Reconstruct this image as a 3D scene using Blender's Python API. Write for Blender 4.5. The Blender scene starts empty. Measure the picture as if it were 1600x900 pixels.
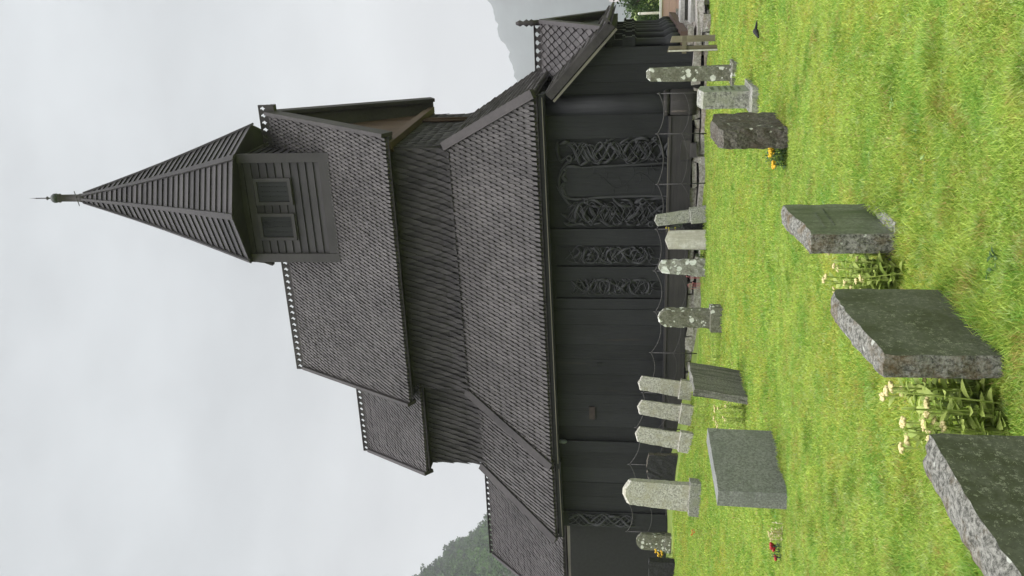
import bpy, math, random
import numpy as np
from mathutils import Matrix, Vector

# ------------------------------------------------------------------ camera, sky, light, exposure
SC = bpy.context.scene
COL = SC.collection
F_PX, PITCH, YAW, ROLL, EYE = 1350.0, math.radians(7.7), math.radians(21.4), math.radians(0.3), 1.6
fw = np.array([-math.sin(YAW)*math.cos(PITCH), math.cos(YAW)*math.cos(PITCH), math.sin(PITCH)])
r0 = np.array([math.cos(YAW), math.sin(YAW), 0.0])
u0 = np.cross(r0, fw)
rt = math.cos(ROLL)*r0 + math.sin(ROLL)*u0
up = -math.sin(ROLL)*r0 + math.cos(ROLL)*u0
cam = bpy.data.cameras.new("camera")
cam.sensor_width = 36.0
cam.lens = 36.0*F_PX/1600.0
cam.clip_start = 0.05
cam.clip_end = 12000.0
camo = bpy.data.objects.new("camera", cam)
COL.objects.link(camo)
# the phone was held on its side: the picture's right is the world's down
camo.matrix_world = Matrix(((-up[0], rt[0], -fw[0], 0.0), (-up[1], rt[1], -fw[1], 0.0), (-up[2], rt[2], -fw[2], EYE), (0, 0, 0, 1)))
SC.camera = camo

SUN_EL, SUN_AZ = math.radians(64), math.radians(183)      # azimuth clockwise from +Y: high, behind the camera
sdir = Vector((math.sin(SUN_AZ)*math.cos(SUN_EL), math.cos(SUN_AZ)*math.cos(SUN_EL), math.sin(SUN_EL)))
world = bpy.data.worlds.new("World"); SC.world = world
world.use_nodes = True
nt = world.node_tree; nt.nodes.clear()
def N(t, **k):
    n = nt.nodes.new(t)
    for a, b in k.items(): setattr(n, a, b)
    return n
out = N('ShaderNodeOutputWorld')
sky = N('ShaderNodeTexSky'); sky.sky_type = 'NISHITA'; sky.sun_disc = False
sky.sun_elevation = SUN_EL; sky.sun_rotation = SUN_AZ; sky.air_density = 1.0; sky.dust_density = 3.0
bg1 = N('ShaderNodeBackground'); bg1.inputs[1].default_value = 0.05
nt.links.new(sky.outputs[0], bg1.inputs[0])
tc = N('ShaderNodeTexCoord')
sep = N('ShaderNodeSeparateXYZ'); nt.links.new(tc.outputs['Generated'], sep.inputs[0])
# cloud deck: brighter towards the zenith (overcast), soft uneven patches
mr = N('ShaderNodeMapRange'); mr.inputs[1].default_value = 0.0; mr.inputs[2].default_value = 1.0
mr.inputs[3].default_value = 0.0; mr.inputs[4].default_value = 1.0
nt.links.new(sep.outputs[2], mr.inputs[0])
cr = N('ShaderNodeValToRGB')
e = cr.color_ramp.elements
e[0].position = 0.0; e[0].color = (0.52, 0.53, 0.53, 1)
e[1].position = 1.0; e[1].color = (2.7, 2.72, 2.75, 1)
for p, c in ((0.18, (0.47, 0.481, 0.484)), (0.42, (0.385, 0.405, 0.416)), (0.62, (0.40, 0.42, 0.432)), (0.74, (1.7, 1.73, 1.76))):
    k = e.new(p); k.color = (*c, 1)
nt.links.new(mr.outputs[0], cr.inputs[0])
nz = N('ShaderNodeTexNoise'); nz.inputs['Scale'].default_value = 2.3; nz.inputs['Detail'].default_value = 5.0
nz.inputs['Roughness'].default_value = 0.5
mp = N('ShaderNodeMapping'); mp.inputs['Scale'].default_value = (1, 1, 2.2)
nt.links.new(tc.outputs['Generated'], mp.inputs[0]); nt.links.new(mp.outputs[0], nz.inputs[0])
mr2 = N('ShaderNodeMapRange'); mr2.inputs[1].default_value = 0.25; mr2.inputs[2].default_value = 0.75
mr2.inputs[3].default_value = 0.66; mr2.inputs[4].default_value = 1.32
nt.links.new(nz.outputs[0], mr2.inputs[0])
mul = N('ShaderNodeVectorMath', operation='SCALE')
nt.links.new(cr.outputs[0], mul.inputs[0]); nt.links.new(mr2.outputs[0], mul.inputs['Scale'])
bg2 = N('ShaderNodeBackground'); bg2.inputs[1].default_value = 1.0
nt.links.new(mul.outputs[0], bg2.inputs[0])
mx = N('ShaderNodeMixShader'); mx.inputs[0].default_value = 0.96
nt.links.new(bg1.outputs[0], mx.inputs[1]); nt.links.new(bg2.outputs[0], mx.inputs[2])
nt.links.new(mx.outputs[0], out.inputs[0])

sun = bpy.data.lights.new("sun", 'SUN'); sun.energy = 1.4; sun.angle = math.radians(60); sun.color = (1.0, 0.97, 0.92)
suno = bpy.data.objects.new("sun", sun); COL.objects.link(suno)
suno.rotation_euler = (-sdir).to_track_quat('-Z', 'Y').to_euler()
SC.view_settings.view_transform = 'Standard'; SC.view_settings.look = 'None'
SC.view_settings.gamma = 1.0; SC.view_settings.exposure = 0.8
SC.view_settings.use_curve_mapping = False

rnd = random.Random(7)
RNG = np.random.default_rng(11)

# ------------------------------------------------------------------ helpers
class MB:
    """collects faces for one mesh; every vertex carries a random tint value"""
    def __init__(s): s.v = []; s.f = []; s.r = []; s.m = []; s.sm = []
    def add(s, vs, fs, r=None, m=0, smooth=False):
        b = len(s.v); r = rnd.random() if r is None else r
        s.v += [tuple(map(float, p)) for p in vs]; s.r += [r]*len(vs)
        for f in fs: s.f.append([b+i for i in f]); s.m.append(m); s.sm.append(smooth)
    def hexa(s, p, r=None, m=0):      # p: 8 points, 0-3 bottom ring ccw, 4-7 top ring
        s.add(p, [(3, 2, 1, 0), (4, 5, 6, 7), (0, 1, 5, 4), (1, 2, 6, 5), (2, 3, 7, 6), (3, 0, 4, 7)], r, m)
    def box(s, x0, x1, y0, y1, z0, z1, r=None, m=0, j=0.0):
        J = (lambda: rnd.uniform(-j, j)) if j else (lambda: 0.0)
        P = [(x0, y0, z0), (x1, y0, z0), (x1, y1, z0), (x0, y1, z0), (x0, y0, z1), (x1, y0, z1), (x1, y1, z1), (x0, y1, z1)]
        s.hexa([(a+J(), b+J(), c+J()) for a, b, c in P], r, m)
    def bar(s, A, B, w, h, side=(0, 0, 1), r=None, m=0):   # beam from A to B; 'side' is the direction measured by h
        A = np.array(A, float); B = np.array(B, float); d = B-A; d /= np.linalg.norm(d)
        q = np.array(side, float); q -= d*(q@d); q /= np.linalg.norm(q); p = np.cross(d, q)
        P = [A-p*w/2-q*h/2, A+p*w/2-q*h/2, A+p*w/2+q*h/2, A-p*w/2+q*h/2]
        s.hexa(P+[x+(B-A) for x in P], r, m)
    def tube(s, pts, rad, n=6, r=None, m=0, cap=True):
        pts = [np.array(p, float) for p in pts]; k = len(pts)
        if np.isscalar(rad): rad = [rad]*k
        ref = None; V = []
        for i in range(k):
            d = pts[min(i+1, k-1)]-pts[max(i-1, 0)]; d = d/(np.linalg.norm(d)+1e-9)
            if ref is None:
                ref = np.array((0, 0, 1.0)) if abs(d[2]) < .9 else np.array((1.0, 0, 0))
            a = ref-d*(ref@d); a /= np.linalg.norm(a)+1e-9; ref = a; b = np.cross(d, a)
            for j in range(n):
                t = 2*math.pi*j/n; V.append(pts[i]+rad[i]*(math.cos(t)*a+math.sin(t)*b))
        F = []
        for i in range(k-1):
            for j in range(n):
                F.append((i*n+j, i*n+(j+1) % n, (i+1)*n+(j+1) % n, (i+1)*n+j))
        if cap: F += [tuple(range(n))[::-1], tuple((k-1)*n+j for j in range(n))]
        s.add(V, F, r, m, True)
    def lathe(s, c, prof, n=14, r=None, m=0):              # prof: (radius, z)
        V = []; F = []
        for q, z in prof:
            for j in range(n):
                t = 2*math.pi*j/n; V.append((c[0]+q*math.cos(t), c[1]+q*math.sin(t), c[2]+z))
        for i in range(len(prof)-1):
            for j in range(n): F.append((i*n+j, i*n+(j+1) % n, (i+1)*n+(j+1) % n, (i+1)*n+j))
        F += [tuple(range(n))[::-1], tuple((len(prof)-1)*n+j for j in range(n))]
        s.add(V, F, r, m, True)
    def build(s, name, mats, parent=None, org=(0, 0, 0)):
        me = bpy.data.meshes.new(name)
        me.from_pydata([(a-org[0], b-org[1], c-org[2]) for a, b, c in s.v], [], s.f)
        for M in (mats if isinstance(mats, (list, tuple)) else [mats]): me.materials.append(M)
        me.polygons.foreach_set('material_index', s.m)
        me.polygons.foreach_set('use_smooth', s.sm)
        at = me.attributes.new('rnd', 'FLOAT', 'POINT'); at.data.foreach_set('value', s.r)
        me.update()
        o = bpy.data.objects.new(name, me); COL.objects.link(o)
        if parent is not None: o.parent = parent
        return o
def tag(o, label=None, cat=None, group=None, kind=None):
    for k, v in (('label', label), ('category', cat), ('group', group), ('kind', kind)):
        if v: o[k] = v
    return o
def thing(name, loc, label, cat, group=None):
    o = bpy.data.objects.new(name, None); COL.objects.link(o); o.location = loc; o.empty_display_size = 0.2
    return tag(o, label, cat, group)
def ss(a, b, x):
    t = np.clip((x-a)/(b-a), 0, 1); return t*t*(3-2*t)
def G(x, y):                                               # height of the churchyard lawn
    x = np.asarray(x, float); y = np.asarray(y, float)
    h = .60*ss(7.5, 12.5, -x)*ss(9.5, 16.5, y)
    h = h + .022*np.sin(x*1.9+.7)*np.sin(y*1.3+2.0) + .012*np.sin(x*4.1+y*2.3)
    h = h + .10*np.exp(-((x+6.9)**2/.35+(y-13.9)**2/1.3))  # low mound by the lichen pillar
    return h
def clip_poly(poly, conv):                                 # Sutherland-Hodgman, conv is ccw convex
    out_ = poly
    for i in range(len(conv)):
        a = conv[i]; b = conv[(i+1) % len(conv)]; ex, ey = b[0]-a[0], b[1]-a[1]
        inp = out_; out_ = []
        if not inp: break
        for j in range(len(inp)):
            p = inp[j]; q = inp[(j+1) % len(inp)]
            sp = ex*(p[1]-a[1])-ey*(p[0]-a[0]); sq = ex*(q[1]-a[1])-ey*(q[0]-a[0])
            if sp >= 0: out_.append(p)
            if (sp >= 0) != (sq >= 0):
                t = sp/(sp-sq); out_.append((p[0]+t*(q[0]-p[0]), p[1]+t*(q[1]-p[1])))
    return out_
def shingles(mb, O, U, V, conv, w=.108, row=.168, tip=.085, thick=.058, lift=.050, gap=.60, start=0.0, flare=0.0):
    """rows of pointed wooden shingles on the plane O + u*U + v*V, inside the convex outline conv (u, v)"""
    O, U, V = (np.array(a, float) for a in (O, U, V)); U /= np.linalg.norm(U); V = V-U*(V@U); V /= np.linalg.norm(V)
    Nn = np.cross(U, V)
    us = [p[0] for p in conv]; vs = [p[1] for p in conv]
    k = 0; v = min(vs)-row*.3+start
    while v < max(vs):
        u = min(us)-w*(.5 if k % 2 else 1.0)
        wob = rnd.uniform(-.006, .006)
        while u < max(us)+w:
            hw = w*.5*rnd.uniform(gap-.03, gap+.06); L = row*2.15; dv = wob+rnd.uniform(-.008, .008); cu = u+rnd.uniform(-.005, .005); tl = tip*rnd.uniform(.85, 1.1)
            sk = rnd.uniform(-.006, .006)
            poly = [(cu-hw, v+dv+L), (cu-hw, v+dv+tl), (cu-hw*.55, v+dv+tl*.42), (cu+sk, v+dv), (cu+hw*.55, v+dv+tl*.42), (cu+hw, v+dv+tl), (cu+hw, v+dv+L)]
            c = clip_poly(poly, conv)
            if len(c) >= 3:
                lf = lift*rnd.uniform(.75, 1.25); tw = rnd.uniform(-.05, .05)
                top = []; bot = []
                for (a, b) in c:
                    s_ = (b-v-dv)/L; h = .008+lf*(1-s_)+tw*(a-cu)
                    base = O+a*U+b*V
                    if flare: base = base+Nn*flare*max(0, 1-(b-min(vs))/.45)**2
                    top.append(base+Nn*(h+thick)); bot.append(base+Nn*h)
                n = len(c)
                mb.add(top+bot, [tuple(range(n))]+[(i, n+i, n+(i+1) % n, (i+1) % n) for i in range(n)])
            u += w
        v += row; k += 1
    mb.add([O+a*U+b*V-Nn*.01 for a, b in conv], [tuple(range(len(conv)))], .2)  # backing sheet tinted dark, painting in the shade between shingles
def smooth_path(p, n=6):
    p = [np.array(q, float) for q in p]; P = [2*p[0]-p[1]]+p+[2*p[-1]-p[-2]]; o_ = []
    for i in range(1, len(P)-2):
        for k in range(n):
            t = k/n; a, b, c, d = P[i-1:i+3]
            o_.append(.5*((2*b)+(c-a)*t+(2*a-5*b+4*c-d)*t*t+(3*b-a-3*c+d)*t**3))
    o_.append(P[-2]); return o_

# ------------------------------------------------------------------ materials
def new_mat(name):
    m = bpy.data.materials.new(name); m.use_nodes = True
    t = m.node_tree; b = t.nodes['Principled BSDF']
    return m, t, b
def node(t, kind, **inp):
    n = t.nodes.new(kind)
    for k, v in inp.items():
        if k in ('operation', 'blend_type', 'data_type', 'feature', 'attribute_name', 'distance'): setattr(n, k, v)
        else: n.inputs[k.replace('_', ' ')].default_value = v
    return n
def ramp(t, stops):
    n = t.nodes.new('ShaderNodeValToRGB'); e = n.color_ramp.elements
    while len(e) < len(stops): e.new(.5)
    for q, (p, c) in zip(e, stops): q.position = p; q.color = (*c, 1) if not np.isscalar(c) else (c, c, c, 1)
    return n
def wood(name, dark, light, scale=(9, 9, .8), rough=.75, bump=.25, rndamt=.5, stain=None, spec=.3):
    m, t, b = new_mat(name); L = t.links.new
    tcn = t.nodes.new('ShaderNodeTexCoord'); mpn = node(t, 'ShaderNodeMapping'); mpn.inputs['Scale'].default_value = scale
    L(tcn.outputs['Object'], mpn.inputs[0])
    n1 = node(t, 'ShaderNodeTexNoise', Scale=2.5, Detail=8.0, Roughness=.65); L(mpn.outputs[0], n1.inputs[0])
    n2 = node(t, 'ShaderNodeTexNoise', Scale=.9, Detail=4.0); L(tcn.outputs['Object'], n2.inputs[0])
    at = t.nodes.new('ShaderNodeAttribute'); at.attribute_name = 'rnd'
    a1 = node(t, 'ShaderNodeMath', operation='MULTIPLY'); a1.inputs[1].default_value = rndamt; L(at.outputs['Fac'], a1.inputs[0])
    a2 = node(t, 'ShaderNodeMath', operation='MULTIPLY_ADD'); a2.inputs[1].default_value = (1-rndamt); L(n1.outputs[0], a2.inputs[0]); L(a1.outputs[0], a2.inputs[2])
    a3 = node(t, 'ShaderNodeMath', operation='MULTIPLY_ADD'); a3.inputs[1].default_value = .9; L(n2.outputs[0], a3.inputs[0]); L(a2.outputs[0], a3.inputs[2])
    a4 = node(t, 'ShaderNodeMath', operation='SUBTRACT'); L(a3.outputs[0], a4.inputs[0]); a4.inputs[1].default_value = .45
    r = ramp(t, [(.2, dark), (.8, light)]); L(a4.outputs[0], r.inputs[0])
    last = r.outputs[0]
    if stain:
        n3 = node(t, 'ShaderNodeTexNoise', Scale=stain[2], Detail=6.0, Roughness=.7); L(mpn.outputs[0], n3.inputs[0])
        r3 = ramp(t, [(stain[1], 0.0), (stain[1]+.1, 1.0)]); L(n3.outputs[0], r3.inputs[0])
        mxn = t.nodes.new('ShaderNodeMixRGB'); L(r3.outputs[0], mxn.inputs[0]); L(last, mxn.inputs[1]); mxn.inputs[2].default_value = (*stain[0], 1); last = mxn.outputs[0]
    L(last, b.inputs['Base Color'])
    b.inputs['Roughness'].default_value = rough; b.inputs['Specular IOR Level'].default_value = spec
    bp = node(t, 'ShaderNodeBump', Strength=bump, Distance=.02); L(n1.outputs[0], bp.inputs['Height']); L(bp.outputs[0], b.inputs['Normal'])
    return m
def stone(name, c1, c2, grain=60, spots=None, spot_scale=9.0, spot_amt=.3, patch=None, patch_scale=3.0, patch_t=.55, streak=None, rough=.85, bump=.4, bscale=14.0):
    """c1-c2 mottled stone; spots: lichen discs; patch: larger stained areas; streak: vertical run marks"""
    m, t, b = new_mat(name); L = t.links.new
    tcn = t.nodes.new('ShaderNodeTexCoord'); co = tcn.outputs['Object']
    oi = t.nodes.new('ShaderNodeObjectInfo')
    ad = node(t, 'ShaderNodeVectorMath', operation='ADD'); L(co, ad.inputs[0])
    sc = node(t, 'ShaderNodeVectorMath', operation='SCALE'); sc.inputs[0].default_value = (13, 7, 5); L(oi.outputs['Random'], sc.inputs['Scale']); L(sc.outputs[0], ad.inputs[1]); co = ad.outputs[0]
    n1 = node(t, 'ShaderNodeTexNoise', Scale=grain, Detail=3.0, Roughness=.8); L(co, n1.inputs[0])
    r1 = ramp(t, [(.38, c1), (.62, c2)]); L(n1.outputs[0], r1.inputs[0]); last = r1.outputs[0]
    def over(fac, col):
        nonlocal last
        q = t.nodes.new('ShaderNodeMixRGB'); L(fac, q.inputs[0]); L(last, q.inputs[1]); q.inputs[2].default_value = (*col, 1); last = q.outputs[0]
    if patch:
        n2 = node(t, 'ShaderNodeTexNoise', Scale=patch_scale, Detail=9.0, Roughness=.72); L(co, n2.inputs[0])
        r2 = ramp(t, [(patch_t-.08, 0.0), (patch_t+.1, .85)]); L(n2.outputs[0], r2.inputs[0]); over(r2.outputs[0], patch)
    if streak:
        mpn = node(t, 'ShaderNodeMapping'); mpn.inputs['Scale'].default_value = (14, 14, 1.1); L(co, mpn.inputs[0])
        n4 = node(t, 'ShaderNodeTexNoise', Scale=1.2, Detail=6.0, Roughness=.7); L(mpn.outputs[0], n4.inputs[0])
        r4 = ramp(t, [(.47, 0.0), (.63, .8)]); L(n4.outputs[0], r4.inputs[0]); over(r4.outputs[0], streak)
    if spots:
        nd = node(t, 'ShaderNodeTexNoise', Scale=spot_scale*2.5, Detail=4.0); L(co, nd.inputs[0])
        wv = t.nodes.new('ShaderNodeMixRGB'); wv.inputs[0].default_value = .045; L(co, wv.inputs[1]); L(nd.outputs['Color'], wv.inputs[2])
        vo = node(t, 'ShaderNodeTexVoronoi', Scale=spot_scale); L(wv.outputs[0], vo.inputs[0])
        vo2 = node(t, 'ShaderNodeTexNoise', Scale=2.6, Detail=3.0); L(co, vo2.inputs[0])
        sx = t.nodes.new('ShaderNodeSeparateColor'); L(vo.outputs['Color'], sx.inputs[0])
        s1 = node(t, 'ShaderNodeMath', operation='MULTIPLY'); L(sx.outputs[0], s1.inputs[0]); L(vo2.outputs[0], s1.inputs[1])
        s2 = node(t, 'ShaderNodeMath', operation='MULTIPLY'); L(s1.outputs[0], s2.inputs[0]); s2.inputs[1].default_value = spot_amt*2.6
        s3 = node(t, 'ShaderNodeMath', operation='SUBTRACT'); L(s2.outputs[0], s3.inputs[0]); L(vo.outputs['Distance'], s3.inputs[1])
        r5 = ramp(t, [(.10, 0.0), (.16, .92)]); L(s3.outputs[0], r5.inputs[0]); over(r5.outputs[0], spots)
    L(last, b.inputs['Base Color']); b.inputs['Roughness'].default_value = rough; b.inputs['Specular IOR Level'].default_value = .3
    nb = node(t, 'ShaderNodeTexNoise', Scale=bscale, Detail=10.0, Roughness=.7); L(co, nb.inputs[0])
    bp = node(t, 'ShaderNodeBump', Strength=bump, Distance=.02); L(nb.outputs[0], bp.inputs['Height']); L(bp.outputs[0], b.inputs['Normal'])
    return m
def plain(name, col, rough=.7, var=.25, scale=12.0, metal=0.0, bump=.1):
    m, t, b = new_mat(name); L = t.links.new
    tcn = t.nodes.new('ShaderNodeTexCoord')
    n1 = node(t, 'ShaderNodeTexNoise', Scale=scale, Detail=5.0); L(tcn.outputs['Object'], n1.inputs[0])
    r = ramp(t, [(.3, tuple(c*(1-var) for c in col)), (.7, tuple(min(1, c*(1+var)) for c in col))]); L(n1.outputs[0], r.inputs[0]); L(r.outputs[0], b.inputs['Base Color'])
    b.inputs['Roughness'].default_value = rough; b.inputs['Metallic'].default_value = metal
    bp = node(t, 'ShaderNodeBump', Strength=bump, Distance=.01); L(n1.outputs[0], bp.inputs['Height']); L(bp.outputs[0], b.inputs['Normal'])
    return m
def leaf(name, dark, light, trans=.35, patch=None, dither=0.0, straw=None):
    m, t, b = new_mat(name); L = t.links.new
    at = t.nodes.new('ShaderNodeAttribute'); at.attribute_name = 'rnd'
    r = ramp(t, [(0.0, dark), (1.0, light)] if not straw else [(0.0, straw), (.03, straw), (.035, dark), (1.0, light)]); L(at.outputs['Fac'], r.inputs[0]); last = r.outputs[0]
    if patch:
        tcn = t.nodes.new('ShaderNodeTexCoord')
        for col, sc_, lo in patch:
            n1 = node(t, 'ShaderNodeTexNoise', Scale=sc_, Detail=4.0, Roughness=.6); L(tcn.outputs['Object'], n1.inputs[0])
            r2 = ramp(t, [(lo, 0.0), (lo+.16, .75)])
            if dither:                                     # each blade belongs to a patch or not
                wn = node(t, 'ShaderNodeMath', operation='MULTIPLY'); L(at.outputs['Fac'], wn.inputs[0]); wn.inputs[1].default_value = 37.0*sc_
                fr_ = node(t, 'ShaderNodeMath', operation='FRACT'); L(wn.outputs[0], fr_.inputs[0])
                md = node(t, 'ShaderNodeMath', operation='MULTIPLY_ADD'); L(fr_.outputs[0], md.inputs[0]); md.inputs[1].default_value = dither; L(n1.outputs[0], md.inputs[2])
                sb = node(t, 'ShaderNodeMath', operation='SUBTRACT'); L(md.outputs[0], sb.inputs[0]); sb.inputs[1].default_value = dither*.5; L(sb.outputs[0], r2.inputs[0])
            else: L(n1.outputs[0], r2.inputs[0])
            q = t.nodes.new('ShaderNodeMixRGB'); L(r2.outputs[0], q.inputs[0]); L(last, q.inputs[1]); q.inputs[2].default_value = (*col, 1); last = q.outputs[0]
    b.inputs['Roughness'].default_value = .55; b.inputs['Specular IOR Level'].default_value = .25
    L(last, b.inputs['Base Color'])
    tr = t.nodes.new('ShaderNodeBsdfTranslucent'); L(last, tr.inputs[0])
    mxs = t.nodes.new('ShaderNodeMixShader'); mxs.inputs[0].default_value = trans
    L(b.outputs[0], mxs.inputs[1]); L(tr.outputs[0], mxs.inputs[2]); L(mxs.outputs[0], t.nodes['Material Output'].inputs[0])
    return m

M = {}
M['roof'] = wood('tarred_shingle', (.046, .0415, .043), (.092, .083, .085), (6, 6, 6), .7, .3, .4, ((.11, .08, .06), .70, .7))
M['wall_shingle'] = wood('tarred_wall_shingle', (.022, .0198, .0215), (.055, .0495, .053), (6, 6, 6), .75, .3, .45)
M['plank'] = wood('tarred_plank', (.0075, .0079, .0092), (.0215, .0222, .0252), (9, 9, .5), .62, .7, .4, ((.032, .024, .020), .64, .55))
M['post_base'] = wood('weathered_post_base', (.014, .013, .013), (.05, .045, .043), (8, 8, .8), .75, .8, .3, ((.20, .165, .145), .60, .9))
M['carve'] = wood('tarred_carving', (.018, .0183, .0205), (.048, .0485, .053), (7, 7, 2), .62, .25, .3)
M['trim'] = wood('tarred_board', (.0245, .0212, .0228), (.068, .0595, .0625), (5, 5, 5), .68, .3, .4, ((.075, .056, .045), .68, .8))
M['turret'] = wood('painted_board', (.0285, .026, .030), (.058, .0525, .0585), (2, 8, 8), .66, .15, .5)
M['gable'] = wood('brown_board', (.055, .031, .024), (.095, .060, .049), (7, 7, 1), .75, .25, .5)
M['sill'] = wood('weathered_sill', (.018, .018, .0195), (.055, .05, .048), (.7, 7, 7), .75, .35, .4, ((.10, .05, .04), .66, .5))
M['dark'] = plain('shadow_core', (.012, .012, .013), .9)  # near-black core colour, also used as painted shade under the eaves
M['copper'] = plain('green_copper', (.045, .052, .05), .55, .4, 9)
M['iron'] = plain('rusty_iron', (.045, .042, .042), .6, .5, 30)
M['pale_strip'] = wood('grey_drip_board', (.06, .056, .05), (.17, .155, .13), (1, 8, 8), .8, .3, .5)
M['rubble'] = stone('rubble_stone', (.20, .185, .165), (.42, .40, .37), 20, patch=(.22, .13, .09), patch_scale=1.3, patch_t=.62, spots=(.5, .5, .47), spot_scale=7)
M['patch'] = plain('reddish_board', (.030, .0185, .0175), .7)
M['pipe'] = plain('red_brown_paint', (.16, .06, .045), .5)
M['lamp'] = plain('grey_glass', (.12, .135, .145), .3)

# ------------------------------------------------------------------ ground, hills, sky beyond
gm, t, b = new_mat('turf_soil'); L = t.links.new
tcn = t.nodes.new('ShaderNodeTexCoord')
n1 = node(t, 'ShaderNodeTexNoise', Scale=1.1, Detail=8.0, Roughness=.7); L(tcn.outputs['Object'], n1.inputs[0])
r1 = ramp(t, [(.3, (.13, .20, .03)), (.55, (.18, .24, .04)), (.75, (.20, .20, .06))]); L(n1.outputs[0], r1.inputs[0]); L(r1.outputs[0], b.inputs['Base Color'])
b.inputs['Roughness'].default_value = .95
mb = MB()
xs = np.concatenate([[-4500, -1500, -400, -100, -60, -40], np.arange(-26, 10.01, .4), [16, 30, 60, 150, 400, 1500, 4500]])
ys = np.concatenate([[-1500, -400, -100, -30, -10, -4], np.arange(-1, 30.01, .4), [36, 50, 80, 140, 400, 1500, 4500]])
X, Y = np.meshgrid(xs, ys, indexing='ij'); Z = G(X, Y)*np.where((Y > 22), np.maximum(0, 1-(Y-22)/14), 1)
nx, ny = X.shape
mb.v = list(zip(X.ravel(), Y.ravel(), Z.ravel())); mb.r = [.5]*len(mb.v)
for i in range(nx-1):
    for j in range(ny-1):
        mb.f.append([i*ny+j, (i+1)*ny+j, (i+1)*ny+j+1, i*ny+j+1]); mb.m.append(0); mb.sm.append(True)
tag(mb.build('lawn', gm), 'bright green churchyard lawn sloping gently up to the left', 'lawn', kind='structure')

M['soil'] = stone('trodden_soil', (.07, .052, .035), (.17, .13, .085), 22, patch=(.10, .10, .04), patch_scale=5, bump=.8)
mb = MB(); n_ = 24
for i in range(n_+1):
    x = -5.1+1.95*i/n_; y = 16.35-.75*(x+3.4)+.05*math.sin(x*6); hw = .13*math.sin(math.pi*(i+.5)/(n_+1))+.02*math.sin(i*1.9)
    for q in (-1, -.3, .3, 1): mb.v.append((x, y+q*hw, float(G(x, y+q*hw))+.005)); mb.r.append(.5)
for i in range(n_):
    for q in range(3): mb.f.append([i*4+q, (i+1)*4+q, (i+1)*4+q+1, i*4+q+1]); mb.m.append(0); mb.sm.append(True)
tag(mb.build('soil', M['soil']), 'trodden strip of bare soil in the lawn before the carved portal', 'soil', kind='structure')
# far mountain across the fjord (right) and the near wooded hillside (left)
M['mountain'] = plain('far_mountain', (.05, .065, .06), .95, .3, .02)
mb = MB(); na, nr = 360, 14
for i in range(na):
    a = math.radians(-36+ i*90/na)                         # azimuth from +Y, clockwise
    ad = math.degrees(a)
    crest = 2500*math.tan(math.radians(np.interp(ad, [-36, -20, -12, -7.3, -3, 2, 10, 25, 54], [1.5, 3.5, 5.4, 7.1, 8.5, 9.2, 9.6, 10, 10])))*(1+.012*math.sin(a*131)+.008*math.sin(a*277+1)+.006*math.sin(a*611))
    for j in range(nr):
        s_ = j/(nr-1); d = 1500+1000*s_
        mb.v.append((d*math.sin(a), d*math.cos(a), -3+crest*math.sin(min(1, s_*1.05)*math.pi/2)+14*math.sin(i*.9+j*2.1)*s_*(1-s_))); mb.r.append(.5)
for i in range(na-1):
    for j in range(nr-1): mb.f.append([i*nr+j, i*nr+j+1, (i+1)*nr+j+1, (i+1)*nr+j]); mb.m.append(0); mb.sm.append(True)
tag(mb.build('mountain', M['mountain']), 'pale mountain across the fjord fading into cloud', 'mountain', kind='structure')

M['hill_soil'] = plain('hill_soil', (.045, .06, .028), .95, .3, .05)
HA0, HA1 = -62.0, -22.0
def hill_h(az, s_):                                        # az degrees from +Y (negative = left); s_ 0..1 outwards
    top = np.interp(az, [-62, -50, -44, -40, -38, -35.5, -33, -30, -22], [95, 66, 48, 35, 28, 19.5, 14, 8, 2])
    return 5.135*top*math.sin(min(1, s_*1.02)*math.pi/2)
mb = MB(); na, nr = 41, 12
for i in range(na):
    az = HA0+i*(HA1-HA0)/(na-1)
    for j in range(nr):
        s_ = j/(nr-1); d = 350+600*s_; a = math.radians(az)
        mb.v.append((d*math.sin(a), d*math.cos(a), -1+hill_h(az, s_))); mb.r.append(.5)
for i in range(na-1):
    for j in range(nr-1): mb.f.append([i*nr+j, i*nr+j+1, (i+1)*nr+j+1, (i+1)*nr+j]); mb.m.append(0); mb.sm.append(True)
tag(mb.build('hill', M['hill_soil']), 'steep wooded hillside rising into mist behind the chancel', 'hill', kind='structure')

def leaf_cards(P, size, tint, aspect=1.0, flat=.0):
    """quads of random facing at points P (n,3); returns verts (4n,3)"""
    n = len(P)
    d = RNG.normal(size=(n, 3)); d /= np.linalg.norm(d, axis=1)[:, None]
    e_ = np.cross(d, RNG.normal(size=(n, 3))); e_ /= np.linalg.norm(e_, axis=1)[:, None]
    sz = (size*RNG.uniform(.6, 1.3, n))[:, None]
    a = d*sz*aspect; c = e_*sz*.5
    return np.stack([P-a*.5, P+c*.7, P+a*.5, P-c*.7], 1).reshape(-1, 3), np.repeat(tint, 4)
def quads_object(name, V, tint, mat, parent=None):
    n = len(V)//4
    me = bpy.data.meshes.new(name); me.vertices.add(len(V)); me.vertices.foreach_set('co', np.asarray(V, np.float32).ravel())
    me.loops.add(4*n); me.loops.foreach_set('vertex_index', np.arange(4*n, dtype=np.int32))
    me.polygons.add(n); me.polygons.foreach_set('loop_start', np.arange(0, 4*n, 4, dtype=np.int32))
    me.polygons.foreach_set('loop_total', np.full(n, 4, np.int32))
    at = me.attributes.new('rnd', 'FLOAT', 'POINT'); at.data.foreach_set('value', np.asarray(tint, np.float32))
    me.materials.append(mat); me.update(calc_edges=True); me.validate()
    o = bpy.data.objects.new(name, me); COL.objects.link(o)
    if parent is not None: o.parent = parent
    return o
M['forest'] = leaf('forest_leaf', (.007, .026, .005), (.085, .19, .026), .25)
Vs, Ts = [], []
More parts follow.
